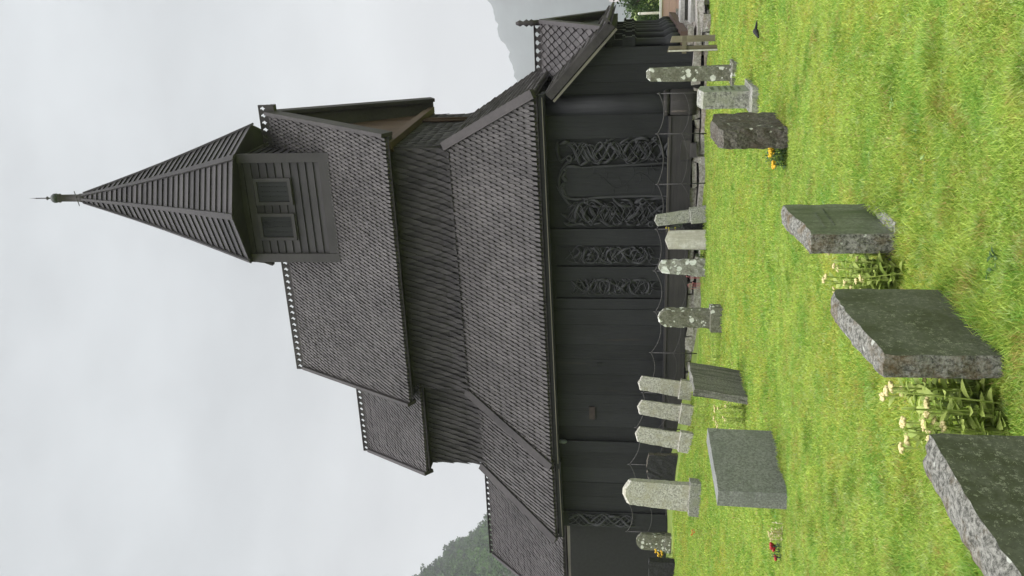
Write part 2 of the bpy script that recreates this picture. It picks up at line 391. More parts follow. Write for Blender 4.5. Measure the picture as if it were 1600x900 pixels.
for k in range(1500):
    az = RNG.uniform(-46, -27); s_ = RNG.uniform(0.0, 1.0)**.7; d = 350+600*s_; a = math.radians(az)
    base = np.array((d*math.sin(a), d*math.cos(a), -1+hill_h(az, s_)))
    H_ = RNG.uniform(8, 19); W_ = H_*RNG.uniform(.28, .45); hue = RNG.uniform(.0, .55) if s_ > .5 else RNG.uniform(.3, .95)
    for q in range(int(RNG.integers(4, 8))):               # lumps of one crown
        c = base+np.array((RNG.normal()*W_*.5, RNG.normal()*W_*.5, H_*RNG.uniform(.3, .95)))
        m_ = 34; p = RNG.normal(size=(m_, 3)); p /= np.linalg.norm(p, axis=1)[:, None]
        p = p*(W_*.5*RNG.uniform(.55, 1.0, m_))[:, None]*np.array((1, 1, .75))
        v_, t_ = leaf_cards(c+p, 1.9, np.clip(hue+RNG.normal(size=m_)*.16, 0, 1)); Vs.append(v_); Ts.append(t_)
tag(quads_object('forest', np.concatenate(Vs), np.concatenate(Ts), M['forest']), 'misty wood covering the hillside behind the chancel roof', 'forest', kind='stuff')

# ------------------------------------------------------------------ the stave church
CH = (-7.5, 21.6, 0.0)
church = thing('stave_church', CH, 'tall black wooden stave church with shingled roofs, small spire and carved side portal', 'church')
def part(name, mb, mat, parent=None, label=None):
    o = mb.build(name, mat, parent or church, CH)
    if label: o['label'] = label
    return o
YW = 18.61                                                 # outer face of the north wall
YR = 21.6                                                  # ridge line
# foundation stones: two rough courses
mb = MB()
for (z0, z1, y_) in ((-.15, .13, YW-.10), (.14, .30, YW-.05)):
    x = -17.2
    while x < -1.6:
        w = rnd.uniform(.2, .95)**1.1; g = rnd.uniform(.012, .05)
        mb.box(x, x+w, y_+rnd.uniform(-.06, .05), YW+.5, z0+rnd.uniform(-.03, .03), z1-rnd.uniform(-.02, .06), j=.034); x += w+g
part('foundation', mb, M['rubble'])
mb = MB()
mb.box(-16.9, -2.95, 18.85, 24.3, -.2, 3.1, .3); mb.box(-2.95, -2.2, 18.85, 24.3, -.2, 2.3, .3); mb.box(-10.3, -4.25, 19.6, 23.6, 3.0, 7.2, .3); mb.box(-12.6, -10.3, 19.8, 23.4, 3.0, 6.9, .3)
part('inner_core', mb, M['dark'])  # solid boxes added behind the walls to block light and see-through
# sill beams
mb = MB()
mb.box(-11.5, -3.35, YW-.10, YW+.3, .30, .79, .4, j=.006); mb.box(-13.4, -11.65, YW-.09, YW+.3, .30, .66, .7, j=.006)
mb.box(-17.0, -13.9, YW+.45, YW+.8, .34, .72, .6, j=.006); mb.box(-2.9, -1.95, YW+.02, YW+.3, .17, .30, .5)
mb.box(-11.5, -3.35, YW-.125, YW-.102, .735, .775, .9)
part('sill_beam', mb, M['sill'])
def planks(mb, x0, x1, y, z0, z1f, wmin=.34, wmax=.6, th=.08):
    x = x0
    while x < x1-.02:
        w = min(rnd.uniform(wmin, wmax), x1-x)
        if x1-x-w < .15: w = x1-x
        yy = y+rnd.uniform(-.007, .007); g = .0025
        a, c = x+g, x+w-g; za, zc = z1f(a), z1f(c)
        mb.hexa([(a, yy, z0), (c, yy, z0), (c, yy+th, z0), (a, yy+th, z0), (a, yy, za), (c, yy, zc), (c, yy+th, zc), (a, yy+th, za)])
        x += w
mb = MB(); planks(mb, -11.45, -7.55, YW, .72, lambda x: 3.5); planks(mb, -7.11, -6.76, YW, .72, lambda x: 3.5); planks(mb, -6.26, -5.86, YW, .72, lambda x: 3.5); planks(mb, -3.82, -3.3, YW, .72, lambda x: 3.5)
mb.box(-5.9, -3.8, YW+.09, YW+.14, .72, 3.5, .35)
mb.box(-7.56, -7.10, YW+.0, YW+.06, 3.28, 3.5, .4); mb.box(-6.77, -6.25, YW+.0, YW+.06, 3.26, 3.5, .4); mb.box(-7.56, -7.10, YW+.0, YW+.06, .72, .86, .4); mb.box(-6.77, -6.25, YW+.0, YW+.06, .72, .92, .4)
mb.box(-9.30, -9.18, YW-.014, YW+.05, 2.22, 2.34, 0.0, j=.005)
part('wall', mb, M['plank'])
mb = MB(); planks(mb, -13.5, -11.6, YW+.02, .6, lambda x: 3.4); part('wall', mb, M['plank'])
mb = MB(); planks(mb, -17.0, -13.85, YW+.50, .66, lambda x: 3.2); part('wall', mb, M['plank'])
mb = MB(); planks(mb, -2.95, -1.93, YW+.05, .27, lambda x: min(3.35, 3.28+(x+2.84)*-.957), .28, .42); part('wall', mb, M['plank'], label='smooth plank end wall of the west gallery')
mb = MB(); mb.box(-10.72, -10.38, YW-.035, YW-.014, 2.40, 2.54, .9); part('patch_board', mb, M['patch'], label='small reddish patch board')
# corner staves
def stave(x, w, y, z0, z1, base=True):
    mb = MB(); r = w/2
    mb.lathe((x, y, 0), [(r*1.02, z0), (r, z0+.8), (r*.97, z1)], 18, .6)
    if base:
        for prof, q in (([(r*1.22, .22), (r*1.28, .35), (r*1.27, .72), (r*1.15, .76)], .95), ([(r*1.05, .775), (r*1.24, .80), (r*1.24, .87), (r*1.03, .90)], .8)): mb.lathe((x, y, 0), prof, 18, q, 1)
    return mb
part('corner_post', stave(-3.1, .46, YW+.08, .3, 3.5), [M['plank'], M['post_base']])
mb = MB(); mb.box(-11.62, -11.32, YW-.07, YW+.2, .3, 3.42, .6); mb.box(-11.66, -11.28, YW-.12, YW+.2, .24, .52, .8); part('corner_post', mb, M['plank'])
mb = MB(); mb.box(-13.88, -13.42, YW-.04, YW+.5, .62, 3.3, .5); cpost = part('corner_post', mb, M['plank'], label='carved corner post of the chancel')
mb = MB(); mb.box(-4.28, -3.86, YW-.16, YW-.105, .31, .52, .8, j=.03); mb.box(-4.2, -3.92, YW-.18, YW-.1, .19, .30, .6, j=.03); part('sill_patch', mb, M['sill'])

# --- carving, drawn on the plank faces (plank coordinates -> wall)
def strand(mb, pts, r0_, r1_=None, y=YW, over=.0, ph=0.0):
    P = smooth_path([(a, 0, c) for a, c in pts], 7); n = len(P); r1_ = r0_ if r1_ is None else r1_
    Q = []; R = []
    for i, p in enumerate(P):
        s_ = i/(n-1); Q.append((p[0], y-.006-over*(.5+.5*math.sin(ph+s_*n*.35)), p[2])); R.append(r0_+(r1_-r0_)*s_)
    for i in range(n):
        e_ = min(i, n-1-i)/6.0; R[i] *= min(1.0, .3+.7*math.sin(min(1, e_)*math.pi/2))
    k0 = len(mb.v); mb.tube(Q, R, 7)
    for i in range(n):                                     # flattened, as relief cut from the plank
        for j in range(7): a_ = mb.v[k0+i*7+j]; mb.v[k0+i*7+j] = (a_[0], Q[i][1]+(a_[1]-Q[i][1])*.62, a_[2])
def pw(pts): return [(-3.84-.01445*(200+b_/5.295-218), 3.35-.0141*a_/5.295) for a_, b_ in pts]
def pw2(pts): return [(-3.84-.01445*(370+b_/7.619-218), 3.35-.0141*a_/7.619) for a_, b_ in pts]
mb = MB()
thickR = [[(90,130),(150,112),(200,160),(240,250),(258,300)], [(258,300),(330,262),(400,190),(470,122),(545,88)], [(250,118),(300,170),(350,222),(410,272),(460,282),(510,245),(560,170),(610,110),(680,88),(722,112),(715,150),(690,168)],
 [(470,95),(520,150),(570,195),(610,240),(665,268)], [(588,252),(620,190),(670,120),(740,93),(790,95),(826,140),(830,190),(800,252),(740,282),(660,286)], [(640,282),(700,240),(750,180),(800,112)], [(830,98),(880,112),(912,170),(932,230),(985,266)],
 [(868,272),(920,210),(960,140),(1000,105)], [(990,118),(1022,170),(1020,232),(985,255),(960,200),(985,140)], [(700,100),(745,160),(790,220),(815,270)], [(340,270),(300,215),(260,170),(215,125)], [(75,105),(72,180),(100,262),(150,232),(205,200)]]
thickL = [[(205,772),(214,700),(235,640),(280,612),(345,640)], [(300,640),(280,690),(300,760),(360,790),(432,780)], [(330,640),(400,645),(440,690),(452,745)], [(328,650),(370,712),(430,762),(500,805),(570,800)], [(450,752),(490,690),(545,628)],
 [(495,760),(510,712),(550,702),(600,722),(604,770),(560,800),(515,790)], [(618,782),(680,732),(742,702),(705,790),(650,795),(640,770)], [(740,592),(768,660),(775,722),(795,785)], [(718,805),(790,772),(850,710),(925,645),(1002,660),(1012,695)], [(800,600),(860,640),(905,682),(970,690)],
 [(520,570),(560,620),(620,642),(690,640),(655,592),(592,590)], [(280,585),(380,592),(450,640),(480,650)], [(700,620),(750,592),(830,590),(900,575),(1015,585)], [(110,775),(170,800),(260,790),(300,812)], [(90,700),(150,745),(200,765)], [(800,800),(850,780),(905,800)]]
for k, q in enumerate(thickR+thickL): strand(mb, pw(q), .046 if k % 3 else .060, .026, YW+.035, .05, k*1.3)
for q in ([(270,318),(190,308),(130,322),(92,372),(80,440),(95,510),(140,562),(210,582),(270,577)], [(150,338),(112,392),(132,440),(106,500),(142,545)], [(95,372),(140,420),(100,470),(135,520)], [(60,470),(110,555),(165,620),(225,640)], [(150,350),(128,330),(170,312)], [(90,350),(140,290),(200,240)]): strand(mb, pw(q), .035, .03, YW+.01, .03, q[0][0])
strand(mb, pw([(270,318),(500,308),(760,298),(1040,284)]), .030, .030, YW-.02); strand(mb, pw([(270,575),(500,562),(760,557),(1035,562)]), .030, .030, YW-.02)
for (a_, b_, r_) in ((170,238,20), (305,588,16), (490,652,14), (770,597,24), (838,790,20), (860,92,12)):
    strand(mb, pw([(a_+r_*math.cos(t_), b_+r_*math.sin(t_)) for t_ in np.linspace(0, 6.2, 9)]), .022, .018, YW-.055)
for lo, hi, z0, z1 in ((92, 288, 90, 1015), (590, 803, 90, 1000)):   # thin tendrils weaving through in regular waves
    for k in range(7):
        per = rnd.uniform(210, 330); ph = k*1.7; mid = (lo+hi)/2+rnd.uniform(-14, 14); am = (hi-lo)/2*rnd.uniform(.55, .95); a_ = z0+rnd.uniform(0, 120); pts = []
        while a_ < z1-rnd.uniform(0, 150): pts.append((a_, mid+am*math.sin(6.283*a_/per+ph))); a_ += per/8
        strand(mb, pw(pts), .015, .012, YW+.01, .05, k)
carv = None
pb = MB(); pb.box(-5.85, -3.83, YW+.055, YW+.088, .74, 3.42, .2)
portal = part('portal', pb, M['plank'], label='north portal with interlaced animal carving')
part('carving', mb, M['carve'], portal)
mb = MB(); mb.box(-5.10, -4.45, YW-.02, YW+.02, .74, 3.02, .45)
stem = [(1015-55*k, 430+60*math.sin(k*.95)) for k in range(14)]
strand(mb, pw(stem), .011, .007, YW-.018)
for k in range(1, 13):
    a_, b_ = stem[k]; sg = 1 if k % 2 else -1
    strand(mb, pw([(a_+26*math.sin(t_)*(1-t_/8)-20*t_/3, b_+sg*(18*t_+22*(1-math.cos(t_)))) for t_ in np.linspace(0, 3.0, 7)]), .009, .005, YW-.018)
strand(mb, pw([(835,295),(838,325),(812,345)]), .016, .01, YW-.03); strand(mb, pw([(838,325),(865,350),(890,342)]), .016, .01, YW-.03)
part('door', mb, M['plank'], portal)
mb = MB(); mb.box(-5.9, -3.8, YW-.125, YW-.10, .778, .795, .5); part('threshold', mb, M['pale_strip'], portal)
P1 = [[(380,285),(420,182),(480,150),(550,170),(582,232),(552,300),(480,332),(412,312),(386,270)], [(600,262),(650,312),(742,322),(700,292),(672,232),(702,172),(770,150),(850,190),(900,252),(970,312),(1060,332),(1130,300),(1172,240),(1152,180),(1100,142)], [(728,302),(800,232),(870,172),(940,142),(1010,142),(1062,182),(1112,232)], [(960,262),(982,190),(1032,160),(1082,212)], [(238,282),(310,242),(352,180),(300,150)], [(430,250),(470,215),(510,235),(490,275),(450,280)]]
P1t = [[(1190,222),(1242,262),(1310,280),(1322,330),(1250,350),(1192,322),(1232,240)], [(170,280),(250,200),(330,110),(400,120)], [(560,120),(620,190),(660,260)], [(760,120),(720,220),(780,300),(760,340)], [(1000,330),(1080,270),(1150,240),(1260,200)], [(820,120),(930,230),(1060,220),(1180,300)], [(540,340),(600,320),(700,350),(780,320),(900,340)], [(380,320),(470,250),(560,240)], [(190,300),(300,330),(370,300)]]
P2 = [[(238,562),(330,642),(402,702),(452,662),(432,592),(382,560)], [(458,662),(500,592),(560,552),(640,540),(702,572),(716,632),(690,692),(630,702),(596,642),(602,582),(682,560),(760,600),(832,642),(905,705)], [(690,732),(780,702),(862,642),(922,592),(1002,556),(1092,540),(1172,572),(1196,632),(1172,702),(1092,736),(1012,722),(960,652),(920,592)], [(930,722),(882,680),(842,642),(760,620)]]
P2t = [[(230,600),(300,660),(380,712)], [(240,540),(360,590),(420,650),(560,730),(640,720)], [(990,600),(1060,660),(1130,720)], [(1000,690),(1080,620),(1160,560)], [(520,560),(540,640),(520,700)], [(1190,700),(1240,600),(1300,560)], [(1200,560),(1250,640),(1320,650)], [(1210,640),(1270,680),(1380,700)], [(800,540),(880,600),(840,660)], [(640,640),(720,700),(800,730),(860,720)], [(300,550),(420,560),(520,620)]]
for th_, tn_, x0, x1 in ((P1, P1t, -6.74, -6.28), (P2, P2t, -7.53, -7.13)):
    pb = MB(); pb.box(x0-.0, x1+.0, YW+.035, YW+.075, .80, 3.30, .3)
    cp = part('carved_panel', pb, M['plank'])
    mb = MB()
    for k, q in enumerate(th_): strand(mb, pw2(q), .036, .024, YW+.02, .045, k)
    for k, q in enumerate(tn_): strand(mb, pw2(q), .0145, .011, YW+.015, .04, k)
    b0_ = 230 if x0 > -7 else 635
    for k in range(4):
        per = rnd.uniform(190, 300); strand(mb, pw2([(a_, b0_+95*math.sin(6.283*a_/per+k*1.6)) for a_ in np.arange(220+40*k, 1260-30*k, per/8)]), .012, .009, YW+.015, .045, k)
    part('carving', mb, M['carve'], cp)
mb = MB()
for ph, am, r_ in ((0, .15, .045), (2.1, .17, .03), (4.0, .16, .022), (1.0, .18, .014), (3.0, .17, .013), (5.0, .17, .013)):
    strand(mb, [(-13.64+am*math.sin(ph+k*.95), 3.10-k*.14) for k in range(13)], r_, r_*.8, YW-.045, .04, ph)
part('carving', mb, M['carve'], cpost)

# --- aisle roofs
def roof_plane(A, B, Cc, D_, **k):
    """A-B eave, D-C upper edge"""
    A, B, Cc, D_ = (np.array(p, float) for p in (A, B, Cc, D_))
    U = B-A; U /= np.linalg.norm(U); Vv = (D_-A)-U*((D_-A)@U); h = np.linalg.norm(Vv); Vv /= h
    mb = k.pop('mb'); conv = [((p-A)@U, (p-A)@Vv) for p in (A, B, Cc, D_)]
    shingles(mb, A, U, Vv, conv, **k)
ER = (-2.80, 18.26, 3.54); EL = (-11.82, 18.26, 3.42); JR = (-4.14, 19.50, 5.80); JL = (-10.43, 19.50, 5.68)
FR = (-2.80, 24.94, 3.54); FL = (-11.82, 24.94, 3.42); KR = (-4.14, 23.70, 5.80); KL = (-10.43, 23.70, 5.68)
mb = MB(); roof_plane(EL, ER, JR, JL, mb=mb); roof_plane(ER, FR, KR, JR, mb=mb)
mb.add([FL, FR, KR, KL], [(3, 2, 1, 0)]); mb.add([EL, FL, KL, JL], [(0, 1, 2, 3)])
part('aisle_roof', mb, M['roof'])
cER = (-11.66, 18.25, 3.40); cEL = (-14.0, 18.25, 3.36); cJL = (-12.78, 19.70, 5.47); cJR = (-10.3, 19.70, 5.42)
mb = MB(); roof_plane(cEL, cER, cJR, cJL, mb=mb); mb.add([cEL, cJL, (-12.78, 23.5, 5.47), (-14.0, 25, 3.36)], [(0, 1, 2, 3)])
part('chancel_aisle_roof', mb, M['roof'])
mb = MB(); aL, aR = (-16.95, 18.95, 3.2), (-13.55, 18.95, 3.24); rL, rR = (-17.2, YR, 5.62), (-12.85, YR, 5.62)
roof_plane(aL, aR, rR, rL, mb=mb, w=.098, row=.16); mb.add([aL, rL, (-16.95, 24.25, 3.2)], [(0, 1, 2)]); mb.add([rL, rR, (-13.55, 24.25, 3.24), (-16.95, 24.25, 3.2)], [(0, 1, 2, 3)])
part('apse_roof', mb, M['roof'])
# clerestory walls with shingles
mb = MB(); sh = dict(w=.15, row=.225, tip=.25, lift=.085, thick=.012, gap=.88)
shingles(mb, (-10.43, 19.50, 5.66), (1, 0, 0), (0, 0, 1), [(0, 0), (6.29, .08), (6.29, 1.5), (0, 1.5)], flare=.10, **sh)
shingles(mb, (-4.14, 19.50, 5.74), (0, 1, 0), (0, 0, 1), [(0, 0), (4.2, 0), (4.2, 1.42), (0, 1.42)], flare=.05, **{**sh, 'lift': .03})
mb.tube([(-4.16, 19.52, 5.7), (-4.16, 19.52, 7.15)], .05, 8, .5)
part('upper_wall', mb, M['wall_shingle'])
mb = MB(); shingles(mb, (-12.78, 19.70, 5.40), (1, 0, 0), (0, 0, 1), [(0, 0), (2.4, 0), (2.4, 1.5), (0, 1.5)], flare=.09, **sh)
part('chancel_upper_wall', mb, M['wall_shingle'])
# round-headed blind frame on the west clerestory wall
mb = MB(); pts = [(-4.08, 22.72, 5.85)]+[(-4.08, 22.62, 6.0+.15*i) for i in range(7)]
pts = [(-4.06, 22.75, 5.9), (-4.06, 22.75, 7.0), (-4.06, 22.70, 7.1), (-4.06, 22.6, 7.15), (-4.06, 22.5, 7.1), (-4.06, 22.45, 7.0), (-4.06, 22.45, 5.9)]
mb.tube(pts, .035, 6, .2); mb.box(-4.10, -4.085, 22.45, 22.75, 5.9, 7.1, .1); part('blind_window', mb, M['gable'])

# --- upper roofs
nE0, nE1, nR1, nR0 = (-10.67, 19.15, 7.10), (-3.78, 19.15, 7.08), (-3.63, YR, 10.86), (-10.90, YR, 10.86)
mb = MB(); roof_plane(nE0, nE1, nR1, nR0, mb=mb, w=.098, row=.158); sN = lambda p: (p[0], 2*YR-p[1], p[2])
mb.add([sN(nE0), sN(nE1), nR1, nR0], [(3, 2, 1, 0)], .4)
upr = part('upper_roof', mb, M['roof'])
mb = MB()                                                  # soffit under the eaves, coloured near-black as painted shade
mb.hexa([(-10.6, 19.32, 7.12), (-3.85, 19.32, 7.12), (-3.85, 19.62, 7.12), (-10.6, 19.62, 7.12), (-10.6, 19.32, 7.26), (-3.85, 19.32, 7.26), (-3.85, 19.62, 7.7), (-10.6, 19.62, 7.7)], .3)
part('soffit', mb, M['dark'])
cE0, cE1, cR1, cR0 = (-12.9, 19.38, 6.88), (-10.3, 19.38, 6.86), (-10.7, YR, 9.20), (-13.62, YR, 9.20)
mb = MB(); roof_plane(cE0, cE1, cR1, cR0, mb=mb, w=.098, row=.158); mb.add([sN(cE0), sN(cE1), cR1, cR0], [(3, 2, 1, 0)], .4); mb.add([cE0, cR0, sN(cE0)], [(0, 1, 2)], .3)
part('chancel_roof', mb, M['roof'])
mb = MB(); mb.box(-12.85, -10.4, 19.52, 19.75, 6.88, 6.98, .3); part('soffit', mb, M['dark'])  # near-black colour stands in for shade under the chancel eave
# west gable: recessed brown boards, beam and verge boards
mb = MB(); y = 19.4
while y < 23.8:
    w = .22; zf = lambda yy: 7.1+(10.8-7.1)*(1-abs(yy-YR)/(YR-19.15))
    a, c = y+.004, y+w-.004
    mb.hexa([(-4.2, a, 7.05), (-4.12, a, 7.05), (-4.12, c, 7.05), (-4.2, c, 7.05), (-4.2, a, max(7.06, zf(a)-.12)), (-4.12, a, max(7.06, zf(a)-.12)), (-4.12, c, max(7.06, zf(c)-.12)), (-4.2, c, max(7.06, zf(c)-.12))]); y += w
mb.bar((-4.02, 19.2, 7.12), (-4.02, 24.0, 7.12), .16, .14); mb.bar((-4.05, 19.3, 7.28), (-4.05, 23.9, 7.28), .1, .1)
part('gable', mb, M['gable'])
def barge(A, B, w, h, lift, side, mat='trim'):
    A = np.array(A, float); B = np.array(B, float); mb = MB(); mb.bar(A+np.array(lift), B+np.array(lift), w, h, side); return part('barge_board', mb, M[mat])
nN = np.array((0, -3.76, 2.45)); nN /= np.linalg.norm(nN); sS = nN*np.array((1, -1, 1))
barge(nE1, nR1, .09, .34, nN*.03+np.array((.03, 0, 0)), nN); barge(sN(nE1), nR1, .09, .34, sS*.03+np.array((.03, 0, 0)), sS)
barge(nE0, nR0, .09, .30, nN*.03-np.array((.03, 0, 0)), nN)
cn = np.array((0, -2.32, 2.22)); cn /= np.linalg.norm(cn); barge(cE0, cR0, .09, .28, cn*.03-np.array((.03, 0, 0)), cn)
hn = np.array((0, -2.26, 1.24)); hn /= np.linalg.norm(hn)
barge(ER, JR, .20, .12, hn*.09+np.array((.04, 0, .02)), hn); barge(EL, JL, .22, .12, hn*.09-np.array((.03, 0, 0)), hn); barge(cEL, cJL, .22, .12, hn*.09-np.array((.03, 0, 0)), hn)
an = np.array((0, -2.4, 2.65)); an /= np.linalg.norm(an); barge(aL, rL, .09, .26, an*.03-np.array((.04, 0, 0)), an)
# gutters and drip boards under the aisle eaves; dark beams paint in the shade gap
mb = MB()
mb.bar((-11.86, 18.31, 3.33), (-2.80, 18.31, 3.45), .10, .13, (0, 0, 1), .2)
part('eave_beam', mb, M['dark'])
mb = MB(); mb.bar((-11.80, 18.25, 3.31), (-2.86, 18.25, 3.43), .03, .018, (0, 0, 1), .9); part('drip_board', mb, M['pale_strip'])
mb = MB(); mb.bar((-14.0, 18.30, 3.27), (-11.75, 18.30, 3.31), .10, .13, (0, 0, 1), .2); part('eave_beam', mb, M['dark'])  # chancel beam, dark colour painted in for the shade gap
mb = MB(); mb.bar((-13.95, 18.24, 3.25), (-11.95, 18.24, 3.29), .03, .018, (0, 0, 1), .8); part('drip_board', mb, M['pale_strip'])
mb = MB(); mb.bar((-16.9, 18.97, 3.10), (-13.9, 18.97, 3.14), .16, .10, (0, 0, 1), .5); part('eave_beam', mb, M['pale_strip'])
mb = MB(); mb.box(-11.9, -2.8, 18.35, 18.66, 3.38, 3.46, .2); mb.box(-13.95, -11.8, 18.35, 18.70, 3.30, 3.36, .2); mb.box(-16.9, -13.8, 19.0, 19.25, 3.14, 3.2, .2); part('soffit', mb, M['dark'])  # lower soffits, near-black as painted shade below the roof edges

# --- openwork ridge crests
def crest(name, x0, x1, y, z0, h, label=None, end=0.0):
    n = max(1, int(round((x1-x0)/.185))); cw = (x1-x0)/n; mb = MB(); q = .03
    mb.box(x0, x1, y-.05, y+.05, z0-.16, z0+.05, .6)
    mb.box(x0, x1, y-.09, y+.09, z0-.20, z0-.06, .7)
    zb, zt = z0+.05, z0+h
    mb.box(x0-end, x1+end, y-q, y+q, zt-.035, zt, .5)
    for i in range(n+1):                                   # each post is shaped so that the gaps read as trefoils
        c = x0+i*cw; a = cw*.5
        prof = [(.42, zb), (.46, zb+.03), (.20, zb+.07), (.18, zb+.09), (.36, zb+.125), (.40, zb+.145), (.24, zt-.05), (.30, zt-.034)]
        for k in range(len(prof)-1):
            (w0, za), (w1, zc) = prof[k], prof[k+1]; w0 *= cw; w1 *= cw
            l0, r_0 = max(x0-end, c-w0), min(x1+end, c+w0); l1, r_1 = max(x0-end, c-w1), min(x1+end, c+w1)
            if zc <= za: continue
            mb.hexa([(l0, y-q, za), (r_0, y-q, za), (r_0, y+q, za), (l0, y+q, za), (l1, y-q, zc), (r_1, y-q, zc), (r_1, y+q, zc), (l1, y+q, zc)], .5)
    return part(name, mb, M['trim'])
crest('ridge_crest', -11.02, -7.1, YR, 10.92, .25); crest('ridge_crest', -4.5, -3.40, YR, 10.92, .25)
crest('ridge_crest', -13.72, -10.9, YR, 9.24, .22); crest('ridge_crest', -17.25, -13.3, YR, 5.62, .20)

# --- turret
TX0, TX1, TY0, TY1 = -7.12, -4.52, 20.35, 22.85
mb = MB(); mb.box(TX0+.03, TX1-.03, TY0+.04, TY1-.03, 8.4, 11.5, .2)
turret = part('turret', mb, M['dark'])
mb = MB(); z = 9.0
while z < 11.45:
    hh = .205; a, c = z, z+hh
    for (p, q) in (((TX0, TY0), (TX1, TY0)), ((TX1, TY0), (TX1, TY1)), ((TX1, TY1), (TX0, TY1)), ((TX0, TY1), (TX0, TY0))):
        p = np.array((*p, 0.)); q = np.array((*q, 0.)); d = (q-p)/np.linalg.norm(q-p); o_ = np.array((d[1], -d[0], 0))
        zz = np.array((0, 0, 1.))
        mb.hexa([p+zz*a+o_*.035, q+zz*a+o_*.035, q+zz*a-o_*.02, p+zz*a-o_*.02, p+zz*(c-.008)+o_*.004, q+zz*(c-.008)+o_*.004, q+zz*(c-.008)-o_*.03, p+zz*(c-.008)-o_*.03])
    z += hh
mb.box(TX0+.02, TX1-.02, TY0-.075, TY0-.036, 8.98, 9.24, .8)
for x in (TX0, TX1): mb.box(x-.13 if x == TX0 else x-.10, x+.10 if x == TX0 else x+.13, TY0-.09, TY0-.037, 8.95, 11.42, .85)
mb.box(TX1+.036, TX1+.08, TY0-.04, TY0+.2, 8.95, 11.42, .8)
part('turret_wall', mb, M['turret'], turret)
for (x0, x1, z0, z1) in ((-5.72, -5.02, 10.04, 11.02), (-6.66, -5.94, 10.06, 11.04)):
    mb = MB(); y0 = TY0-.085; f_ = .085
    mb.box(x0, x0+f_, y0, TY0-.02, z0, z1, .55); mb.box(x1-f_, x1, y0, TY0-.02, z0, z1, .9); mb.box(x0+f_, x1-f_, y0+.004, TY0-.02, z0, z0+f_, .9); mb.box(x0+f_, x1-f_, y0+.004, TY0-.02, z1-f_, z1, .9)
    fr = part('window', mb, M['turret'], turret)
    mb = MB(); k = 4
    for i in range(k): mb.box(x0+f_+(x1-x0-2*f_)*i/k+.003, x0+f_+(x1-x0-2*f_)*(i+1)/k-.003, TY0-.045, TY0-.037, z0+f_, z1-f_)
    part('shutter', mb, M['plank'], turret)
# octagonal spire with lapped boards
SCX, SCY, SZ0, SZ1, SR = -5.79, 21.42, 11.35, 16.50, 1.88
def oct_pt(k, r, z): t_ = math.radians(-90+45*k); return np.array((SCX+r*math.cos(t_), SCY+r*math.sin(t_), z))
def spr(z): s_ = (z-SZ0)/(SZ1-SZ0); return SR*(1-s_)+.10*s_-.055*math.sin(s_*math.pi)
mb = MB(); nb = 29
for k in range(8):
    for i in range(nb):
        za, zc = SZ0+(SZ1-SZ0)*i/nb, SZ0+(SZ1-SZ0)*(i+1)/nb; ra, rc = spr(za)+.05, spr(zc)+.004
        a0, a1, c0, c1 = oct_pt(k, ra, za), oct_pt(k+1, ra, za), oct_pt(k, rc, zc), oct_pt(k+1, rc, zc)
        i0, i1 = oct_pt(k, ra-.07, za), oct_pt(k+1, ra-.07, za)
        mb.add([a0, a1, c1, c0, i0, i1], [(0, 1, 2, 3), (4, 5, 1, 0)])
for k in range(8):                                         # dark boarded underside of the spire
    mb.add([oct_pt(k, SR+.0, SZ0+.01), oct_pt(k+1, SR+.0, SZ0+.01), (SCX, SCY, SZ0+.15)], [(2, 1, 0)], .0)
spire = part('spire', mb, M['turret'], turret)
mb = MB()
for k in range(8):
    P = [oct_pt(k, spr(z)+.045, z) for z in np.linspace(SZ0-.03, SZ1, 7)]
    for i in range(6): mb.bar(P[i], P[i+1], .15*(1-i/9), .05, P[i]-np.array((SCX, SCY, P[i][2])), .7)
part('hip_board', mb, M['turret'], turret)
mb = MB(); mb.lathe((SCX, SCY, 0), [(.13, 16.45), (.125, 16.60), (.105, 16.68), (.10, 17.22), (.13, 17.24)], 10, .9)
part('finial', mb, M['trim'], turret)
mb = MB(); mb.lathe((SCX, SCY, 0), [(.05, 17.22)]+[(.135*math.sin(a), 17.37-.135*math.cos(a)) for a in np.linspace(.5, 3.0, 9)], 14, .5); part('ball', mb, M['copper'], turret)
mb = MB(); mb.lathe((SCX, SCY, 0), [(.02, 17.48), (.02, 17.58), (.055, 17.62), (.02, 17.66), (.015, 17.92), (.022, 17.94), (.012, 17.97), (.002, 18.16)], 8, .4); part('spike', mb, M['iron'], turret)
mb = MB(); mb.tube([(SCX-.2, SCY-.1, 16.64), (SCX+.22, SCY-.1, 16.70)], .012, 5); part('cross_rod', mb, M['iron'], turret)
for s_ in (1, -1):
    b_ = np.array((SCX+s_*.27, SCY-.05, 15.75)); mb = MB(); mb.tube([b_, b_+np.array((s_*.10, 0, .02)), b_+np.array((s_*.11, 0, .10)), b_+np.array((s_*.07, 0, .09))], .012, 5); part('hook', mb, M['iron'], turret)

# --- west gallery: lean-to roof, cross gable, arcade
lA, lB = np.array((-2.84, 18.31, 3.30)), np.array((-1.42, 18.31, 1.98))
mb = MB(); roof_plane((-1.42, 18.31, 1.98), (-1.42, 24.9, 1.98), (-2.84, 24.9, 3.30), (-2.84, 18.31, 3.30), mb=mb, w=.17, row=.2, tip=.2, gap=.86)
PRZ, PX = 3.66, -1.60
roof_plane((-2.2, 19.15, 2.12), (PX, 19.15, 2.12), (PX, YR, PRZ), (-3.2, YR, PRZ), mb=mb, w=.19, row=.2, tip=.22, gap=.90)
mb.add([(-2.2, 24.05, 2.12), (PX, 24.05, 2.12), (PX, YR, PRZ), (-3.2, YR, PRZ)], [(3, 2, 1, 0)])
part('gallery_roof', mb, M['roof'])
mb = MB(); dn = np.array((1.32, 0, 1.42)); dn /= np.linalg.norm(dn); mb.bar(lA-dn*.02-np.array((0, .06, 0)), lB-dn*.02-np.array((0, .06, 0)), .07, .17, dn)
